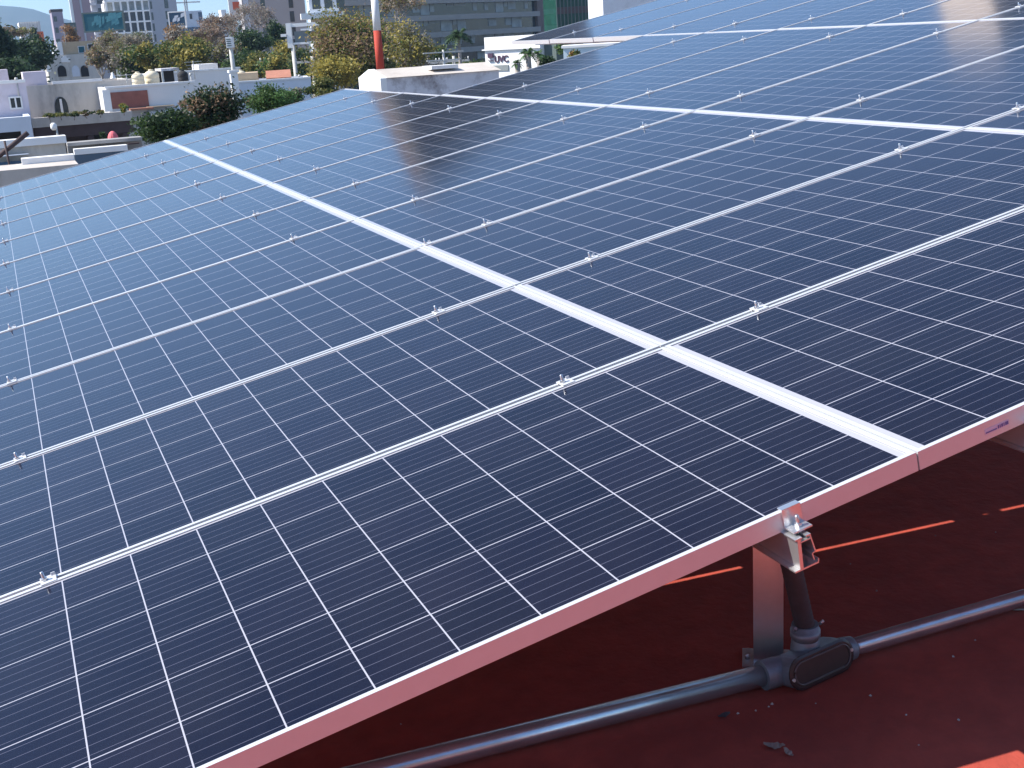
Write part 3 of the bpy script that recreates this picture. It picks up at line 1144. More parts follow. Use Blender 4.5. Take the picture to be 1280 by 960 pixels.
for k in range(7):
    a = math.pi / 2 * k / 6
    rings.append([(cx + .20 * math.cos(a) * math.cos(q * math.pi / 6) + 1e-4 * k, .20 * math.cos(a) * math.sin(q * math.pi / 6), cz_ - .18 + .36 * math.sin(a)) for q in range(12)])
loft(mb, rings)
mb.build('canopy', 'pinkcloth', f.root)
mb = MB()
mb.tube([(cx, 0, -.1), (cx, 0, cz_ - .15)], .02, 8)
mb.build('pole', 'white', f.root)
# terrace floodlight
f = Facade('garden_lamp', 'small white globe lamp on a thin post before the portico', 'lamp', 66, 73, 156, 42)
x, z = f.loc(67, 158)
x2, zb = f.loc(72.5, 172)
mb = MB()
mb.tube([(x2, 0, -.1), (x2, 0, zb), (x + .08, 0, z - .02)], .03, 8)
mb.build('post', 'cement_pole', f.root)
mb = MB()
mb.tube([(x, 0, z - .13), (x, 0, z - .06), (x, 0, z + .06), (x, 0, z + .12)], [.06, .11, .11, .05], 10)
mb.build('globe', 'white', f.root)
# brick annex and plain wall
f = wall_house('brick_annex', 'annex with red brick wall, white corner and plain pinkish wall beside it', 'house', 133, 243, 111, 51, 5, 'whitewall', yaw=21.6, parap=.1)
W, H = f.W, f.H
f.part('brick_wall', [f.pxbox(137, 112.5, 184, 136.5, -.05, -.002)], 'brickred')
f.part('corner_post', [f.pxbox(131.5, 112, 137, 140, -.12, -.052)], 'white')
f.part('eave', [f.pxbox(184, 131, 218, 134.5, -.5, -.003)], 'tan')
f.part('canopy', [f.pxbox(163, 134, 192, 138.5, -.8, -.003)], 'rooftile')
b = f.pxbox(192, 135.5, 236, 190, -.4, -.004)
f.part('lower_wall', [b], 'bluewhite')
f.part('coping', [(-.05, W + .05, -.06, .25, H, H + .08)], 'white')
ANN = f
# white walls to the right with rooftop box
f = wall_house('white_house', 'white terrace house with long parapet and small white roof room', 'house', 190, 300, 93, 66, 6, 'whitewall', yaw=21.6, parap=.2)
roofbox(f, 248, 80.5, 272, 1.5, 4, 'whitewall')
f.part('coping', [(-.05, f.W + .05, -.06, .25, f.H, f.H + .09)], 'white')
WH = f
f = Facade('corner_pillar', 'slender white pillar standing in front of the white terrace house', 'pillar', 288, 297, 91, 52)
f.part('shaft', [(0, f.W, 0, f.W, -.1, f.H)], 'white')
f.part('cap', [(-.06, f.W + .06, -.06, f.W + .06, f.H, f.H + .10)], 'white')
f = wall_house('white_bungalow', 'low white house with tiled roof pieces behind the light green bush', 'house', 293, 389, 104, 56, 6, 'bluewhite', yaw=10, parap=.25)
roofbox(f, 296, 92, 322, .4, 3, 'tan')
mb = MB()
a = f.loc(333, 100)[0]
b_ = f.loc(365, 100)[0]
mb.prism([(.8, f.H + .02), (3.4, f.H + .02), (3.4, f.H + .2), (2.1, f.H + .42), (.8, f.H + .1)], 'x', a, b_)
mb.build('tiled_roof', 'rooftile', f.root)
f.part('roof_edge', [(-.02, f.W, -.06, .3, f.H, f.H + .07)], 'white')


# water tanks
def tank(label, px, py_top, py_bot, wpx, D, m, group='water tanks on the roofs'):
    f = Facade('water_tank', label, 'water tank', px - wpx / 2, px + wpx / 2, py_bot, D, 21.6, group)
    r = f.W / 2
    zb = f.H
    zt = f.loc(px, py_top)[1]
    h = zt - zb
    mb = MB()
    prof = [(.94, 0), (.96, .02), (1, .04), (1, .22), (.95, .25), (1, .28), (1, .48), (.95, .51), (1, .54), (1, .70), (.92, .78), (.62, .88), (.34, .92)]
    mb.tube([(r, r, zb + h * b) for a, b in prof], [r * a for a, b in prof], 18)
    mb.build('body', m, f.root)
    mb = MB()
    mb.tube([(r, r, zb + h * .921), (r, r, zb + h * .96), (r, r, zb + h)], [r * .36, r * .36, r * .30], 14)
    mb.build('lid', m, f.root)
    f.part('stand', [(r * .1, r * 1.9, r * .1, r * 1.9, zb - 1.2, zb - .002)], 'concrete')
    return f


tank('cream ribbed water tank, the left of the pair on the annex roof', 175, 89.5, 110, 16, 53, 'cream_tank')
tank('cream ribbed water tank, larger and right of the pair on the annex roof', 192.5, 86.5, 110, 19, 53.5, 'cream_tank')
tank('black water tank right of the two cream tanks', 231, 87, 107, 13.5, 55, 'black_tank')
tank('white water tank beside the tan house below the dark trees', 69.5, 56, 69, 7, 128, 'white')
tank('rounded beige water tank behind the slender white pillar', 303, 87, 103, 13, 57, 'cream_tank')
f = Facade('roof_canopy', 'dark flat canopy between the cream tanks and the black tank', 'canopy', 201, 224, 86, 62.5)
f.part('roof', [(0, f.W, 0, 2.5, f.H - .12, f.H)], 'oldwall')
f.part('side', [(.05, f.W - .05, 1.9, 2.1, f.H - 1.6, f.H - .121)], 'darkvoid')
for k in (0, 1):
    f.part('leg', [(k * (f.W - .1), k * (f.W - .1) + .1, .02, .12, -.1, f.H - .121)], 'cement_pole')
# satellite dish and plant pot
f = Facade('satellite_dish', 'white satellite dish on the annex wall beside the dark citrus tree', 'satellite dish', 224, 240, 146, 49)
x, z = f.loc(231.5, 139.5)
mb = MB()
rings = []
for k in range(6):
    rr2 = .02 + .25 * k / 5
    rings.append([Vector((x, 0, z)) + Matrix.Rotation(math.radians(25), 3, 'Z') @ Matrix.Rotation(math.radians(28), 3, 'X') @ Vector((rr2 * math.cos(q * math.pi / 10) * 1.05, -1.1 * rr2 * rr2, rr2 * math.sin(q * math.pi / 10))) for q in range(20)])
loft(mb, rings)
mb.build('dish', 'white', f.root)
mb = MB()
mb.tube([(x, 0, z), (x + .12, -.42, z - .18)], .015, 6)
mb.build('feed_arm', 'cement_pole', f.root)
mb = MB()
mb.tube([(x, .03, -.1), (x, .03, z)], .03, 8)
mb.build('post', 'cement_pole', f.root)
f = Facade('roof_tent', 'tiny white pointed canopy on the ridge of the grey house', 'tent', 138, 145, 99, 62)
x, z = f.loc(141.5, 99)
zt = f.loc(141, 90)[1]
mb = MB()
mb.tube([(x, 0, z), (x, 0, z + .05), (x, 0, zt)], [.16, .15, .015], 4)
mb.build('cover', 'white', f.root)
f.part('pole', [(x - .03, x + .03, -.03, .03, -.1, z - .002)], 'cement_pole')

# houses further left behind the grey house
f = wall_house('tan_house', 'tan upper house with teal window behind the white tank', 'house', 74, 120, 53, 140, 7, 'tan')
f.part('corner_pier', [f.pxbox(73, 52, 77, 69, -.3, -.002)], 'white')
window(f, 99, 58, 105, 66, 'teal', 'whitewall')
window(f, 111, 55, 116.5, 65, 'glass', 'whitewall')
f.part('floor_band', [f.pxbox(84, 66.5, 121, 69, -.5, -.003)], 'slab')
f = wall_house('arched_house', 'old grey house with pale arches below the tan house', 'house', 57, 124, 70, 122, 8, 'render_grey')
for k, (x0, x1) in enumerate(((73, 82), (91, 99), (102, 110))):
    b = f.pxbox(x0, 84, x1, 96, -.06, .02)
    mb = MB()
    pr = [(b[0], b[4]), (b[1], b[4]), (b[1], b[5] - .3)] + [((b[0] + b[1]) / 2 + (b[1] - b[0]) / 2 * math.cos(math.pi * q / 8), b[5] - .3 + .5 * math.sin(math.pi * q / 8)) for q in range(1, 8)] + [(b[0], b[5] - .3)]
    mb.prism(pr, 'y', -.06, .02)
    mb.build('arch', 'darkvoid' if k != 1 else 'bluewhite', f.root)
for x0, x1, y0, y1 in ((77, 83, 70, 78), (59, 63, 82, 90), (84, 87, 72, 78)):
    f.part('white_trim', [f.pxbox(x0, y0, x1, y1, -.10, -.003)], 'white')

# low roofs just beyond our own building
f = Facade('neighbour_roof', 'pale flat neighbour roof edged with white ledges, beyond the left panels', 'building', -60, 100, 219, 20)
W, H = f.W, f.H
f.part('roof_slab', [(0, W, 0, 1.2, H - .35, H)], 'roofgravel')
f.part('ledge', [(W * .56, W, .9, 1.2, H + .001, H + .10)], 'white')
f.part('wall', [(.05, W - .05, .05, 1.1, -.1, H - .352)], 'whitewall')
f = Facade('parapet_wall', 'stained parapet wall with white coping and a red brick patch', 'wall', -60, 83, 190, 24)
W, H = f.W, f.H
f.part('stained_wall', [(0, W, 0, .22, -.1, H)], 'render_grey')
f.part('coping', [(-.03, W + .03, -.10, .32, H, H + .14)], 'white')
b = f.pxbox(37, 191, 92, 206, -.04, -.002)
f.part('brick_patch', [(b[0], W, -.04, -.002, H - 1.2, H - .48)], 'brickpatch')
b = f.pxbox(-50, 193, 36, 199.5, -.25, -.045)
f.part('lean_to_roof', [b], 'bluewhite')
b = f.pxbox(-50, 200, 36, 212, -.22, -.044)
f.part('lean_to_glazing', [b], 'glassblue')
f = Facade('skylight_roof', 'low grey roof with pale ledges and dark glazing beside the brick patch', 'building', 84, 178, 182.5, 27)
W, H = f.W, f.H
f.part('parapet', [(0, W, 0, .25, -.1, H), (0, W, -.18, .3, H + .001, H + .07)], 'concrete')
b = f.pxbox(93, 188, 160, 191, -.5, -.002)
f.part('gutter', [(b[0], b[1], -.5, -.2, b[4], b[4] + .12)], 'white')
f.part('glazing', [(b[0], b[1], -.48, -.3, b[4] - .6, b[4] - .003)], 'glassblue')
f.part('lower_wall', [(b[0], b[1], -.48, -.25, -.1, b[4] - .603)], 'concrete')
f.part('vent', [f.pxbox(160, 178, 174, 181, -.3, -.19)], 'darkbrown')
f = Facade('leaning_rod', 'dark rusty rod leaning over the parapet at the left edge', 'rod', -20, 30, 192, 23, 0)
a, b_ = f.loc(-25, 214), f.loc(30, 167)
mb = MB()
mb.tube([(a[0], 0, a[1]), (b_[0], .2, b_[1])], .045, 8)
mb.build('rod', 'darkbrown', f.root)
c, d = f.loc(12, 214), f.loc(5, 176)
mb = MB()
mb.tube([(c[0], .05, 0), (c[0], .05, c[1] + .05), (c[0] - .02, .05, d[1])], .022, 8)
mb.build('upright', 'darkbrown', f.root)


# sign box on a pole, white gantry post, utility poles, wires
f = Facade('lamp_pillar', 'grey roadside column carrying a white box sign above the bare trees', 'sign post', 288, 296, 96, 66, 0)
x, z = f.loc(293, 96)
xt, zt = f.loc(285.5, 58)
mb = MB()
mb.tube([(x, 0, -.1), (x, 0, z), (x - .02, 0, zt + .4)], [.13, .12, .10], 10)
mb.build('post', 'cement_pole', f.root)
b = f.pxbox(283, 46, 289, 60, -.3, .3)
sgn = f.part('sign_box', [b], 'whitewall')
for k in range(4):
    zz_ = b[4] + (b[5] - b[4]) * (.15 + .2 * k)
    f.part('sign_line', [(b[0] + .04, b[1] - .04, -.32, -.302, zz_, zz_ + .05)], 'steelgreen', sgn)
f = Facade('white_gantry', 'white steel post with two crossbars left of the yellow trees', 'gantry', 360, 398, 30, 84, 0)
x, z = f.loc(371, 104)
xt, zt = f.loc(360, 29)
mb = MB()
mb.tube([(x, 0, -.1), (x, 0, f.loc(366, 56)[1])], .14, 10)
mb.build('lower_post', 'cement_pole', f.root)
xu = f.loc(363, 50)[0]
f.part('upper_post', [(xu - .2, xu + .15, -.15, .2, f.loc(366, 56)[1] - .2, zt)], 'white')
f.part('crossbar', [(xu + .152, f.loc(398, 30)[0], -.12, .15, f.loc(380, 33)[1], f.loc(380, 28.5)[1])], 'white')
f.part('lower_crossbar', [(xu + .152, f.loc(398, 54)[0], -.10, .12, f.loc(380, 55)[1], f.loc(380, 52.6)[1])], 'white')
f.part('middle_bar', [(f.loc(376, 38)[0], f.loc(389, 38)[0], -.10, .12, f.loc(380, 38)[1], f.loc(380, 35.5)[1])], 'white')
f.part('panel', [(xu + .3, f.loc(396, 50)[0], .0, .06, f.loc(380, 52.4)[1], f.loc(380, 38.6)[1])], 'signgrey')
f.part('spotlight', [(xu - .6, xu - .22, -.2, .1, f.loc(355, 46)[1], f.loc(355, 42.5)[1])], 'white')


def upole(label, px, ptop, pbot, D, arm=1.2, grp='utility poles in the street'):
    f = Facade('utility_pole', label, 'utility pole', px - 1, px + 1, ptop, D, 0, grp)
    zt = f.H
    xm = f.W / 2
    mb = MB()
    mb.tube([(xm, 0, -.1), (xm, 0, zt)], [.17, .11], 8)
    mb.build('pole', 'cement_pole', f.root)
    a = f.part('crossarm', [(xm - arm, xm + arm, -.18, -.1, zt - .45, zt - .3)], 'cement_pole')
    mb = MB()
    for k in (-1, -.45, .45, 1):
        mb.tube([(xm + k * arm * .93, -.14, zt - .3), (xm + k * arm * .93, -.14, zt - .08)], .045, 6)
    mb.build('insulators', 'white', a)
    return f.root.matrix_basis @ Vector((xm, -.14, zt - .1))


e = [upole('pale utility pole right of the sign pillar, nearer the pillar', 301, 66, 90, 105),
     upole('greenish pale utility pole among the dark bushes, right of two', 318, 66, 95, 100),
     upole('slim pale utility pole before the yellow green bush', 344, 70, 96, 92),
     upole('pale utility pole below the yellow tree right of the gantry', 390, 70, 104, 86),
     upole('thin utility pole just right of the red mast', 485, 72, 92, 80, .9),
     upole('short utility pole with crossarm above the shed roof', 535, 72, 90, 84, 1.3)]
e.append(upole('utility pole with crossarm left of the palm before the brown building', 567, 70, 90, 95, 1.2))
for k in range(len(e) - 1):
    mb = MB()
    for off in (-.9, .9):
        a, b_ = e[k] + RH * off, e[k + 1] + RH * off
        mb.tube([a + (b_ - a) * t_ - UP * (1.1 * 4 * t_ * (1 - t_)) for t_ in [i / 8 for i in range(9)]], .022, 5)
    o = mb.build('power_line', 'wire')
    tag(o, ['pair of wires from the sign pillar pole to the greenish pole', 'pair of wires between greenish pole and the slim bush pole', 'pair of wires from slim bush pole to the gantry side pole',
            'pair of wires passing behind the yellow tree towards the mast', 'pair of sagging wires over the shed roof right of the mast', 'pair of wires between the two crossarm poles by the palm'][k], 'wires', 'overhead wires')

# a tall tower outside the picture whose reflection shows in the upper right panels
f = Facade('tower', 'tall beige and grey tower mirrored in the upper right panels', 'tower', 1213, 1330, -552, 150, 10)
f.part('wall', [(0, f.W, 0, 14, -.2, f.H)], 'concrete')
f.part('pale_corner', [(-1.8, -.002, 0, 14, -.2, f.H)], 'paleclad')

# ---------------------------------------------------------------- trees
LEAF = {}
for nm, c, v in (('dark', (.030, .055, .026), .4), ('green', (.05, .085, .022), .4), ('olive', (.15, .15, .045), .4), ('yellow', (.28, .23, .05), .4), ('lightgreen', (.085, .16, .05), .35),
                 ('brown', (.21, .14, .085), .4), ('grey', (.22, .20, .165), .35), ('orange', (.26, .14, .05), .35), ('citrus', (.028, .050, .018), .45), ('palm', (.045, .085, .03), .35), ('reddish', (.24, .175, .145), .35)):
    LEAF[nm] = mat('leaf_' + nm, tuple(q * 1.15 for q in c), .55, 0, v, .9)
    t_ = LEAF[nm].node_tree
    bs = t_.nodes['Principled BSDF']
    bs.inputs['Specular IOR Level'].default_value = .3
    tr = t_.nodes.new('ShaderNodeBsdfTranslucent')
    for l_ in t_.links:
        if l_.to_socket == bs.inputs['Base Color']:
            t_.links.new(l_.from_socket, tr.inputs['Color'])
            break
    mxs = t_.nodes.new('ShaderNodeMixShader')
    mxs.inputs[0].default_value = .38
    t_.links.new(bs.outputs[0], mxs.inputs[1])
    t_.links.new(tr.outputs[0], mxs.inputs[2])
    t_.links.new(mxs.outputs[0], t_.nodes['Material Output'].inputs['Surface'])


def leaf_cloud(rn, blobs, n, size, mats):
    vs, fs, mi = [], [], []
    tot = sum(b[3] * b[4] for b in blobs)
    for (c, rx, rz, wgt, dens) in blobs:
        k_ = max(6, int(n * wgt * dens / tot))
        mcl = rn.choice(range(len(mats)))
        for _ in range(k_):
            p = c + Vector((rn.gauss(0, .55) * rx, rn.gauss(0, .55) * rx, rn.gauss(0, .52) * rz))
            a = Vector((rn.gauss(0, 1), rn.gauss(0, 1), rn.gauss(0, .7))).normalized()
            b = a.cross(Vector((rn.gauss(0, 1), rn.gauss(0, 1), rn.gauss(0, 1)))).normalized()
            s = size * rn.uniform(.5, 1.3)
            o = len(vs)
            vs += [p - a * s * .5, p + b * s * .26, p + a * s * .5, p - b * s * .26]
            fs.append((o, o + 1, o + 2, o + 3))
            mi.append(mcl if rn.random() < .6 else rn.randrange(len(mats)))
    return vs, fs, mi


def branchy(mb, rn, p, d, ln, r, depth, tips):
    q = p + d * ln
    mb.tube([p, p + d * ln * .5 + Vector((rn.gauss(0, .05), rn.gauss(0, .05), 0)) * ln, q], [r, r * .8, r * .6], 5 if depth < 2 else 4, cap=False)
    if depth == 0:
        tips.append(q)
        return
    for _ in range(rn.choice((2, 3, 3))):
        nd = (d + Vector((rn.gauss(0, .55), rn.gauss(0, .55), rn.gauss(.05, .4)))).normalized()
        branchy(mb, rn, q, nd, ln * rn.uniform(.6, .85), r * .58, depth - 1, tips)


def tree(name, label, px, py, rx, ry, D, leaves, n=1500, leaf=.35, seed=1, blobs=16, dens=1.0, cat='tree', group=None, bark='bark', bare=False, flat=1.0, low=False):
    rn = random.Random(seed)
    c = P(px, py, D)
    sx, sz = rx * D / FPX, ry * D / FPX
    zr = c.z - sz * 1.15 if low else ZG
    root = empty(name, (c.x, c.y, zr), 0, label, cat, group)
    hc = c.z - zr
    tk = MB()
    tips = []
    r0 = .012 if low else max(.06, min(.32, .045 * sz + .06))
    zb = hc * .3 if low else max(.3, hc - sz * .55)
    n = int(n * 2.4)
    leaf = leaf * .66
    tk.tube([(0, 0, -.1), (rn.uniform(-.1, .1), rn.uniform(-.1, .1), zb * .5), (0, 0, zb)], [r0 * 1.3, r0, r0 * .8], 7)
    bl = []
    if bare:
        for k in range(5):
            a = k * 2 * math.pi / 5 + rn.uniform(-.4, .4)
            d = Vector((math.cos(a) * .55, math.sin(a) * .55, 1)).normalized()
            branchy(tk, rn, Vector((0, 0, zb - .1)), Vector((d.x * sx / max(sz, .1), d.y * sx / max(sz, .1), d.z)).normalized(), sz * .62, r0 * .45, 4, tips)
        for t_ in tips:
            bl.append((t_, sz * .16, sz * .16, 1, 1))
    else:
        for k in range(blobs):
            d = Vector((rn.gauss(0, 1), rn.gauss(0, 1), rn.gauss(0, 1) * flat)).normalized()
            q = rn.uniform(.25, .92)
            p = Vector((d.x * sx * q, d.y * sx * q, hc + d.z * sz * q))
            s = rn.uniform(.28, .55)
            bl.append((p, sx * s, sz * s * .85, s ** 2, rn.uniform(.6, 1.3) * dens))
            mid = Vector((0, 0, zb)) * .5 + p * .5 + Vector((0, 0, -.1 * sz))
            tk.tube([(0, 0, zb * .97), mid, p], [r0 * .5, r0 * .3, r0 * .1], 5, cap=False)
    tk.build('trunk', bark, root, fixn=False)
    vs, fs, mi = leaf_cloud(rn, bl, n, leaf, leaves)
    me = bpy.data.meshes.new('crown')
    me.from_pydata(vs, [], fs)
    me.polygons.foreach_set('material_index', mi)
    for l in leaves:
        me.materials.append(LEAF[l])
    o = bpy.data.objects.new('crown', me)
    COL.objects.link(o)
    o.parent = root
    return root


def palm(label, px, py, ptr, D, fr=14, seed=1, group='palms beyond the array', rpx=14, mats=('palm', 'green')):
    rn = random.Random(seed)
    c = P(px, py, D)
    R_ = rpx * D / FPX
    root = empty('palm_tree', (c.x, c.y, ZG), 0, label, 'palm tree', group)
    h = c.z - ZG
    mb = MB()
    n = 9
    mb.tube([(rn.uniform(-.03, .03), 0, h * k / (n - 1)) for k in range(n)], [.15 - .004 * k for k in range(n)], 8)
    mb.build('trunk', 'barkgrey', root)
    cr = MB()
    mi_ = 0
    for k in range(fr):
        a = 2 * math.pi * k / fr + rn.uniform(-.2, .2)
        el = rn.uniform(-.1, 1.25)
        dr = Vector((math.cos(a), math.sin(a), 0))
        prev = Vector((0, 0, h))
        side = Vector((-dr.y, dr.x, 0))
        ns = 9
        for s in range(ns):
            t_ = (s + 1) / ns
            p = Vector((0, 0, h)) + dr * (R_ * t_ * math.cos(el) * 1.05) + UP * (R_ * (t_ * math.sin(el) * 1.1 - .85 * t_ * t_ * (1 - .25 * el)))
            wl = R_ * .30 * math.sin(math.pi * min(.97, t_ * .9 + .08))
            for sg_ in (-1, 1):
                tip = (prev + p) / 2 + side * sg_ * wl + dr * wl * .5 - UP * wl * .35
                cr.poly([prev, p, tip], [(0, 1, 2)], rn.randrange(2))
                cr.poly([prev - dr * R_ * .02, prev + (p - prev) * .4, tip - dr * wl * .4 - UP * wl * .3], [(0, 1, 2)], rn.randrange(2))
            prev = p
    cr.build('crown', [LEAF[m_] for m_ in mats], root, fixn=False)
    return root


G1 = 'trees of the town beyond the roof'
tree('dark_tree', 'very dark dense tree at the left edge below the hills, the tallest there', 2, 62, 20, 42, 100, ['dark', 'dark', 'citrus'], 2600, .6, 1, 22, group=G1)
tree('dark_tree', 'broad dark dense tree between the left edge tree and the white tank', 38, 73, 32, 24, 108, ['dark', 'citrus', 'dark', 'green'], 3000, .6, 2, 24, group=G1)
tree('dark_tree', 'dark tree filling the gap behind the lilac roof room', 15, 92, 34, 22, 88, ['dark', 'dark', 'citrus'], 1800, .6, 33, 18, group=G1)
tree('green_tree', 'small dark green tree before the white ribbed building', 43, 43, 6, 9, 210, ['dark', 'green'], 500, .5, 3, 8, group=G1)
tree('autumn_tree', 'round orange brown tree between mauve block and pinkish tower', 90, 45, 11, 11, 190, ['orange', 'orange', 'brown'], 1200, .5, 4, 12, group=G1)
tree('shrub_tree', 'dusty brown green shrubs below the small ribbed building at left', 14, 40, 16, 9, 170, ['brown', 'grey', 'olive'], 900, .6, 5, 12, group=G1)
tree('bare_tree', 'wide greyish half bare tree left of the cream water tanks', 150, 74, 26, 26, 104, ['grey', 'grey', 'olive', 'brown'], 3600, .26, 6, bare=True, bark='barkgrey', group=G1)
tree('bare_tree', 'half bare olive grey tree behind the cream water tanks', 126, 84, 18, 20, 100, ['olive', 'grey', 'brown'], 2000, .3, 7, bare=True, bark='barkgrey', group=G1)
tree('grey_tree', 'grey green thin tree under the open white office block', 172, 58, 20, 20, 130, ['grey', 'olive', 'green'], 2200, .45, 8, 16, dens=.7, group=G1)
tree('yellow_tree', 'broad yellow green tree behind the black water tank', 232, 70, 34, 24, 92, ['yellow', 'olive', 'olive', 'green'], 3600, .42, 9, 26, group=G1)
tree('yellow_tree', 'yellow green tree between the cream tanks and the blue grey tower', 190, 72, 22, 17, 96, ['olive', 'yellow', 'green'], 1900, .42, 10, 16, group=G1)
tree('autumn_tree', 'brownish autumn tree under the small dark blue billboard', 216, 48, 18, 15, 150, ['brown', 'orange', 'grey'], 1600, .5, 11, 14, group=G1)
tree('bare_tree', 'reddish bare tree left of the broad beige tower', 282, 48, 22, 24, 120, ['reddish', 'brown', 'grey'], 2600, .28, 12, bare=True, bark='barkgrey', group=G1)
tree('bare_tree', 'greyish bare tree in front of the broad beige tower', 318, 34, 18, 24, 130, ['reddish', 'grey', 'grey'], 1700, .28, 13, bare=True, bark='barkgrey', group=G1)
tree('bare_tree', 'low bare reddish tree directly left of the box sign pillar', 262, 62, 16, 22, 100, ['reddish', 'grey', 'brown'], 1700, .28, 14, bare=True, bark='barkgrey', group=G1)
tree('green_tree', 'dark green rounded tree below the beige tower, left one', 318, 56, 26, 18, 112, ['dark', 'green', 'dark'], 2300, .45, 15, 18, group=G1)
tree('green_tree', 'dark green upright tree left of the white gantry', 346, 44, 13, 18, 116, ['dark', 'green', 'citrus'], 1500, .45, 16, 12, group=G1)
tree('green_tree', 'deep shaded green trees behind the utility poles', 312, 80, 30, 17, 98, ['dark', 'citrus', 'green'], 2300, .5, 17, 18, group=G1)
tree('yellow_tree', 'small yellow green tree behind the slim utility pole', 346, 82, 17, 18, 90, ['yellow', 'olive', 'lightgreen'], 1900, .36, 18, 16, group=G1)
tree('green_tree', 'green tree beneath the white gantry crossbars', 380, 82, 20, 22, 88, ['green', 'olive', 'dark'], 2100, .4, 19, 18, group=G1)
tree('yellow_tree', 'large yellow olive tree left of the red and white mast', 428, 60, 46, 50, 72, ['yellow', 'olive', 'olive', 'green', 'brown'], 8000, .30, 20, 40, group=G1)
tree('yellow_tree', 'low bright yellow olive tree at the foot of the large one', 415, 88, 28, 22, 68, ['yellow', 'yellow', 'olive'], 2400, .28, 21, 20, group=G1)
tree('olive_tree', 'thin olive tree just right of the red and white mast', 508, 62, 30, 38, 78, ['olive', 'yellow', 'grey'], 2600, .30, 22, 24, dens=.8, group=G1)
tree('bare_tree', 'tall bare pale tree rising behind the mast', 500, 24, 20, 30, 82, ['olive', 'brown', 'grey'], 1800, .24, 23, bare=True, bark='barkgrey', group=G1)
tree('dark_tree', 'shadowy low tree between mast and shed roof', 470, 84, 26, 14, 74, ['dark', 'olive', 'green'], 1800, .35, 24, 16, group=G1)
palm('tall feathery palm before the brown office building', 573, 44, 0, 86, 22, 1, rpx=21, mats=('palm', 'dark'))
palm('small palm low behind the short utility pole', 534, 62, 0, 92, 16, 2, rpx=12)
palm('rounded bright palm in front of the white sign building', 660, 67, 0, 48, 22, 3, rpx=16, mats=('lightgreen', 'palm'))
palm('pale drooping palm at the sign corner, left of the rounded palm', 646, 79, 0, 47, 16, 4, rpx=10, mats=('palm', 'lightgreen'))
palm('thin pale palm right of the rounded palm', 673, 67, 0, 50, 16, 5, rpx=13, mats=('lightgreen', 'palm'))
tree('shrub', 'dark shrub in the shade right of the palms', 684, 78, 9, 10, 48, ['dark', 'palm'], 700, .16, 25, 10, cat='shrub')
tree('shrub', 'orange tinged shrub under the raised far panels', 716, 72, 9, 9, 47, ['orange', 'olive', 'green'], 700, .16, 26, 10, cat='shrub')
tree('shrub', 'green shrub behind the orange tinged shrub', 706, 60, 12, 7, 58, ['green', 'lightgreen'], 700, .18, 27, 10, cat='shrub')
tree('citrus_tree', 'dark glossy citrus tree just beyond the far panel edge', 268, 140, 34, 30, 31, ['citrus', 'dark', 'brown', 'citrus'], 5200, .15, 28, 34)
tree('citrus_tree', 'lower dark citrus bush left of the taller citrus tree', 208, 160, 38, 18, 30, ['citrus', 'dark', 'green'], 4200, .15, 29, 28)
tree('bush', 'soft light green bush in front of the low white house', 338, 124, 26, 18, 36, ['lightgreen', 'lightgreen', 'green'], 3600, .13, 30, 26, cat='bush')
tree('bush', 'greyish green bush right of the light green one', 368, 124, 17, 13, 37, ['lightgreen', 'grey', 'green'], 1800, .13, 31, 16, cat='bush')
tree('bush', 'dark weedy bush at the far corner of the panels', 404, 112, 20, 11, 38, ['dark', 'olive', 'green'], 1800, .14, 32, 16, cat='bush')
tree('potted_plant', 'yellow green plant on the end of the planted terrace', 154, 135, 6, 5, 46, ['yellow', 'lightgreen'], 350, .14, 34, 8, cat='plant', low=True)
for k, (a, b_) in enumerate(((62, 145), (76, 143), (92, 143), (108, 141), (125, 140))):
    tree('planter_plant', ['low green plants at the left end of the planted terrace', 'bushy plants below the arched window on the terrace', 'small plants right of the arched window on the terrace', 'straggly plants at the middle of the planted terrace', 'dry plants right of middle on the planted terrace'][k],
         a, b_, 8, 3.2, 46.6, ['green', 'olive', 'dark'] if k < 3 else ['brown', 'olive', 'dark'], 260, .13, 40 + k, 7, cat='plant', group='plants along the terrace planter', low=True)
tree('hanging_plant', 'brown potted plant above the satellite dish', 231, 128, 6, 6, 49.3, ['brown', 'reddish'], 420, .12, 50, 9, cat='plant', low=True)
tree('shrub', 'little green shrub beside the coral pink parasol', 128, 170, 5, 6, 44.5, ['green', 'dark'], 300, .12, 51, 8, cat='shrub')
for a in (
    ('grey_tree', 'hazy olive grey tree filling the gap under the teal billboard', 140, 62, 22, 20, 135, ['grey', 'olive', 'brown'], 1900, .45, 71, 16),
    ('olive_tree', 'olive green tree between the cream tanks and the open white block', 166, 78, 24, 20, 99, ['olive', 'grey', 'green'], 2300, .42, 72, 18),
    ('olive_tree', 'yellowish tree right behind the small dark blue billboard', 246, 54, 24, 18, 118, ['yellow', 'olive', 'brown'], 2000, .42, 73, 16),
    ('brown_tree', 'brownish leafy tree left of the box sign, behind the bare ones', 276, 72, 26, 24, 108, ['brown', 'grey', 'olive'], 2400, .4, 74, 18),
    ('olive_tree', 'sunlit olive tree between box sign and slim utility pole', 326, 84, 22, 18, 93, ['olive', 'yellow', 'green'], 2100, .36, 75, 18),
    ('olive_tree', 'olive tree at the left foot of the white gantry', 362, 72, 18, 26, 96, ['olive', 'green', 'yellow'], 2200, .38, 76, 18),
    ('yellow_tree', 'golden olive tree behind the mast, left of the palm', 470, 56, 28, 42, 84, ['yellow', 'olive', 'green', 'brown'], 3600, .32, 77, 26),
    ('olive_tree', 'dull green tree at the foot of the brown office building', 536, 76, 26, 18, 112, ['olive', 'dark', 'green'], 2000, .42, 78, 16)):
    tree(*a, dens=1.0, group=G1)
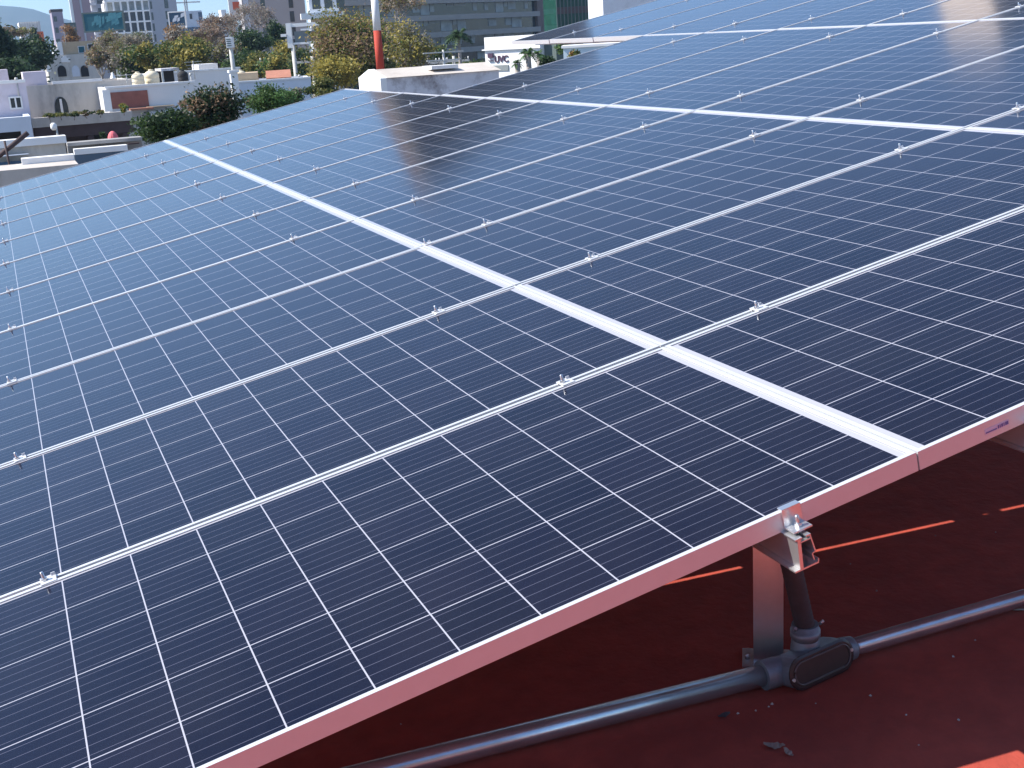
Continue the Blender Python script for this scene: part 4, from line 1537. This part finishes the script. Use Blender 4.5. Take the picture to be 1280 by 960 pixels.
fl = [(-60, 96, 60, 26, 135), (255, 88, 40, 14, 130), (420, 92, 60, 16, 115), (560, 84, 70, 12, 130)]
for k, (a, b_, c_, d_, e_) in enumerate(fl):
    tree('hedge_tree', ['dusty trees left of the picture edge behind the lilac house', 'dark hedge of trees behind the white terrace house', 'dark row of trees behind the large yellow tree', 'dark hedge at the foot of the brown office building'][k],
         a, b_, c_, d_, e_, ['dark', 'olive', 'green'], 2600, .6, 60 + k, 24, group=G1)

# pipes and aerials standing on the roofs
def aerial(label, px, pt, pb, D, bars):
    f = Facade('roof_aerial', label, 'aerial', px - .5, px + .5, pb, D, 21.6, 'aerials and vent pipes on the roofs')
    zb = f.H
    zt = f.loc(px, pt)[1]
    xm = f.W / 2
    mb = MB()
    mb.tube([(xm, 0, zb - .3), (xm, 0, zt)], [.03, .022], 6)
    mb.build('mast', 'cement_pole', f.root)
    mb = MB()
    for k in range(bars):
        z = zt - .05 - .16 * k
        mb.box(xm - .45 + .07 * k, xm + .45 - .07 * k, -.012, .012, z - .012, z + .012)
    if bars:
        mb.build('rods', 'cement_pole', f.root)
    else:
        mb.tube([(xm, 0, zt + .001), (xm, 0, zt + .1)], [.07, .05], 8)
        mb.build('cowl', 'cement_pole', f.root)


aerial('thin rod aerial on the annex roof, left of the cream tanks', 160, 92, 110, 52, 4)
aerial('thin rod aerial on the white terrace house beside its roof room', 243, 76, 92, 66, 4)
aerial('rod aerial rising from the tan house at the far left', 82, 40, 53, 140, 5)
aerial('vent pipe with cowl on the low white house, right of the tiles', 375, 96, 104, 57, 0)
aerial('vent pipe with cowl on the pale wall right of the black tank', 240, 94, 107, 54, 0)
aerial('vent pipe with cowl on the lilac house roof edge', 22, 100, 110, 48, 0)
aerial('thin rod aerial on the shed roof near the middle of its ridge', 556, 62, 91, 26, 3)

# ---------------------------------------------------------------- haze
hz = MB()
hz.box(-3500, 3200, -400, 5200, ZG - 1, 420)
ho = hz.build('haze', 'white')
ho['kind'] = 'stuff'
hm = bpy.data.materials.new('haze_air')
hm.use_nodes = True
t = hm.node_tree
t.nodes.remove(t.nodes['Principled BSDF'])
pv = t.nodes.new('ShaderNodeVolumePrincipled')
pv.inputs['Color'].default_value = (.46, .70, 1.0, 1)
pv.inputs['Density'].default_value = .00019
pv.inputs['Anisotropy'].default_value = .2
t.links.new(pv.outputs[0], t.nodes['Material Output'].inputs['Volume'])
ho.data.materials.clear()
ho.data.materials.append(hm)
